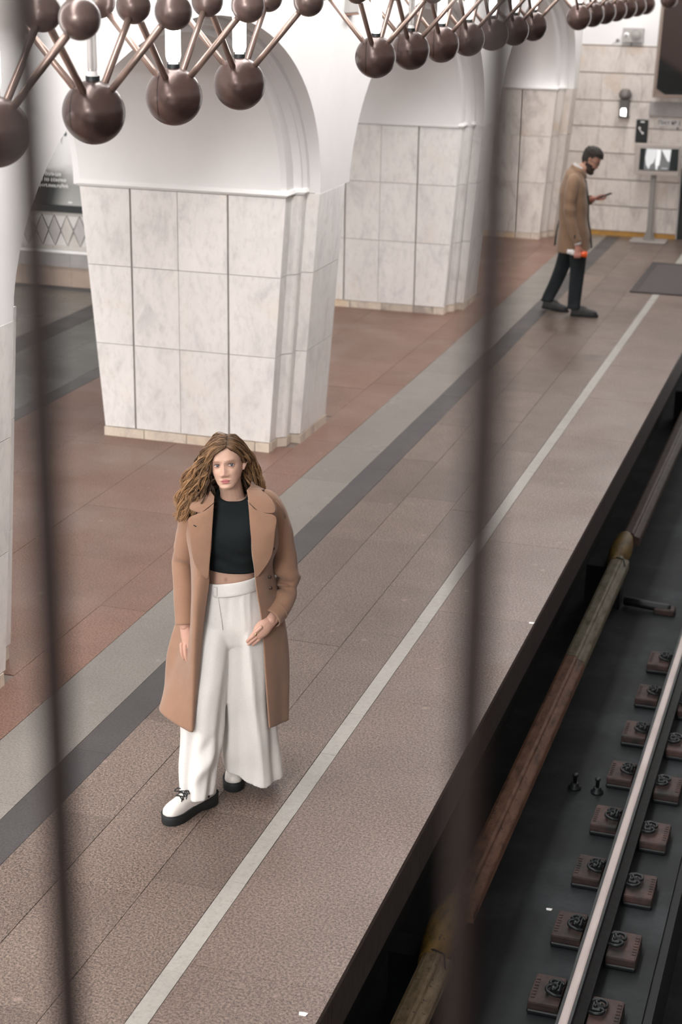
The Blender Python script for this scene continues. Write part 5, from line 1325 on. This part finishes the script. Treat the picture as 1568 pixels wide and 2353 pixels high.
o = mesh('shirt_collar', v, f, bpy.data.materials['shirt_white'], man, True); md = o.modifiers.new('s', 'SOLIDIFY'); md.thickness = .004
v, f = grid_data([[(.06, -.07, 1.45), (.02, -.10, 1.50), (-.04, -.105, 1.525), (-.115, 0, 1.535), (-.04, .105, 1.525), (.02, .10, 1.50), (.06, .07, 1.45)], [(.05, -.055, 1.49), (.012, -.074, 1.535), (-.04, -.08, 1.562), (-.092, 0, 1.580), (-.04, .08, 1.562), (.012, .074, 1.535), (.05, .055, 1.49)]], 36, 6)
o = mesh('collar', v, f, M_mc, mco, True); md = o.modifiers.new('s', 'SOLIDIFY'); md.thickness = .008
M_mlin = plain('coat_lining_dark', (.025, .026, .028), .8)
v, f = grid_data([[(.052, -.085, 1.44), (.070, -.092, 1.33), (.092, -.078, 1.2), (.105, -.066, 1.03), (.134, -.06, .88), (.155, -.052, .72)], [(.066, -.06, 1.43), (.086, -.06, 1.33), (.108, -.05, 1.2), (.118, -.045, 1.03), (.150, -.04, .88), (.170, -.035, .73)]], 24, 4)
o = mesh('front_facing', v, f, M_mlin, mco, True); md = o.modifiers.new('s', 'SOLIDIFY'); md.thickness = .004
v, f = grid_data([[(-.19, .09, 1.0), (-.192, .10, .86), (-.196, .11, .74)], [(-.197, .10, .99), (-.222, .12, .84), (-.236, .13, .70)]], 14, 4)
o = mesh('back_vent', v, f, M_mlin, mco, True); md = o.modifiers.new('s', 'SOLIDIFY'); md.thickness = .006
bm = bmesh.new(); bbox(bm, -.03, -.012, -.318, -.308, .86, .90, .003); from_bm('cuff_tab', bm, M_mlin, mco)
# what he holds
phn = tag(empty('phone', (MO[0], MO[1], 0), MR), 'thin grey phone held up in the bearded man\'s hand', 'phone')
bm = bmesh.new(); bbox(bm, -.075, .075, -.036, .036, -.0045, .0045, .003, 2)
o = from_bm('phone_case', bm, plain('phone_grey', (.06, .065, .075), .35), phn); o.rotation_euler = (radians(-12), radians(-24), radians(-14)); o.location = (.268, .045, 1.266)
bm = bmesh.new(); bbox(bm, -.070, .070, -.032, .032, .0045, .0055); o2 = from_bm('phone_screen', bm, plain('phone_glass', (.02, .022, .026), .1), phn); o2.rotation_euler = o.rotation_euler; o2.location = o.location
bt = tag(empty('bottle', (MO[0], MO[1], 0), MR), 'white and orange bottle held in the man\'s lowered hand', 'bottle')
M_bw = plain('bottle_white', (.68, .66, .65), .4); M_bo = plain('bottle_orange', (.80, .10, .012), .35)
def alongx(name, prof, m, parent): 
    o = lathe(name, prof, m, parent, 20); o.rotation_euler = (0, radians(98), radians(4)); o.location = (.022, -.236, .698); return o
alongx('white_body', [(.001, -.115), (.018, -.115), (.024, -.108), (.024, -.085), (.031, -.075), (.032, -.012), (.001, -.012)], M_bw, bt)
alongx('orange_body', [(.001, -.0115), (.0325, -.0115), (.0325, .085), (.030, .096), (.001, .098)], M_bo, bt)
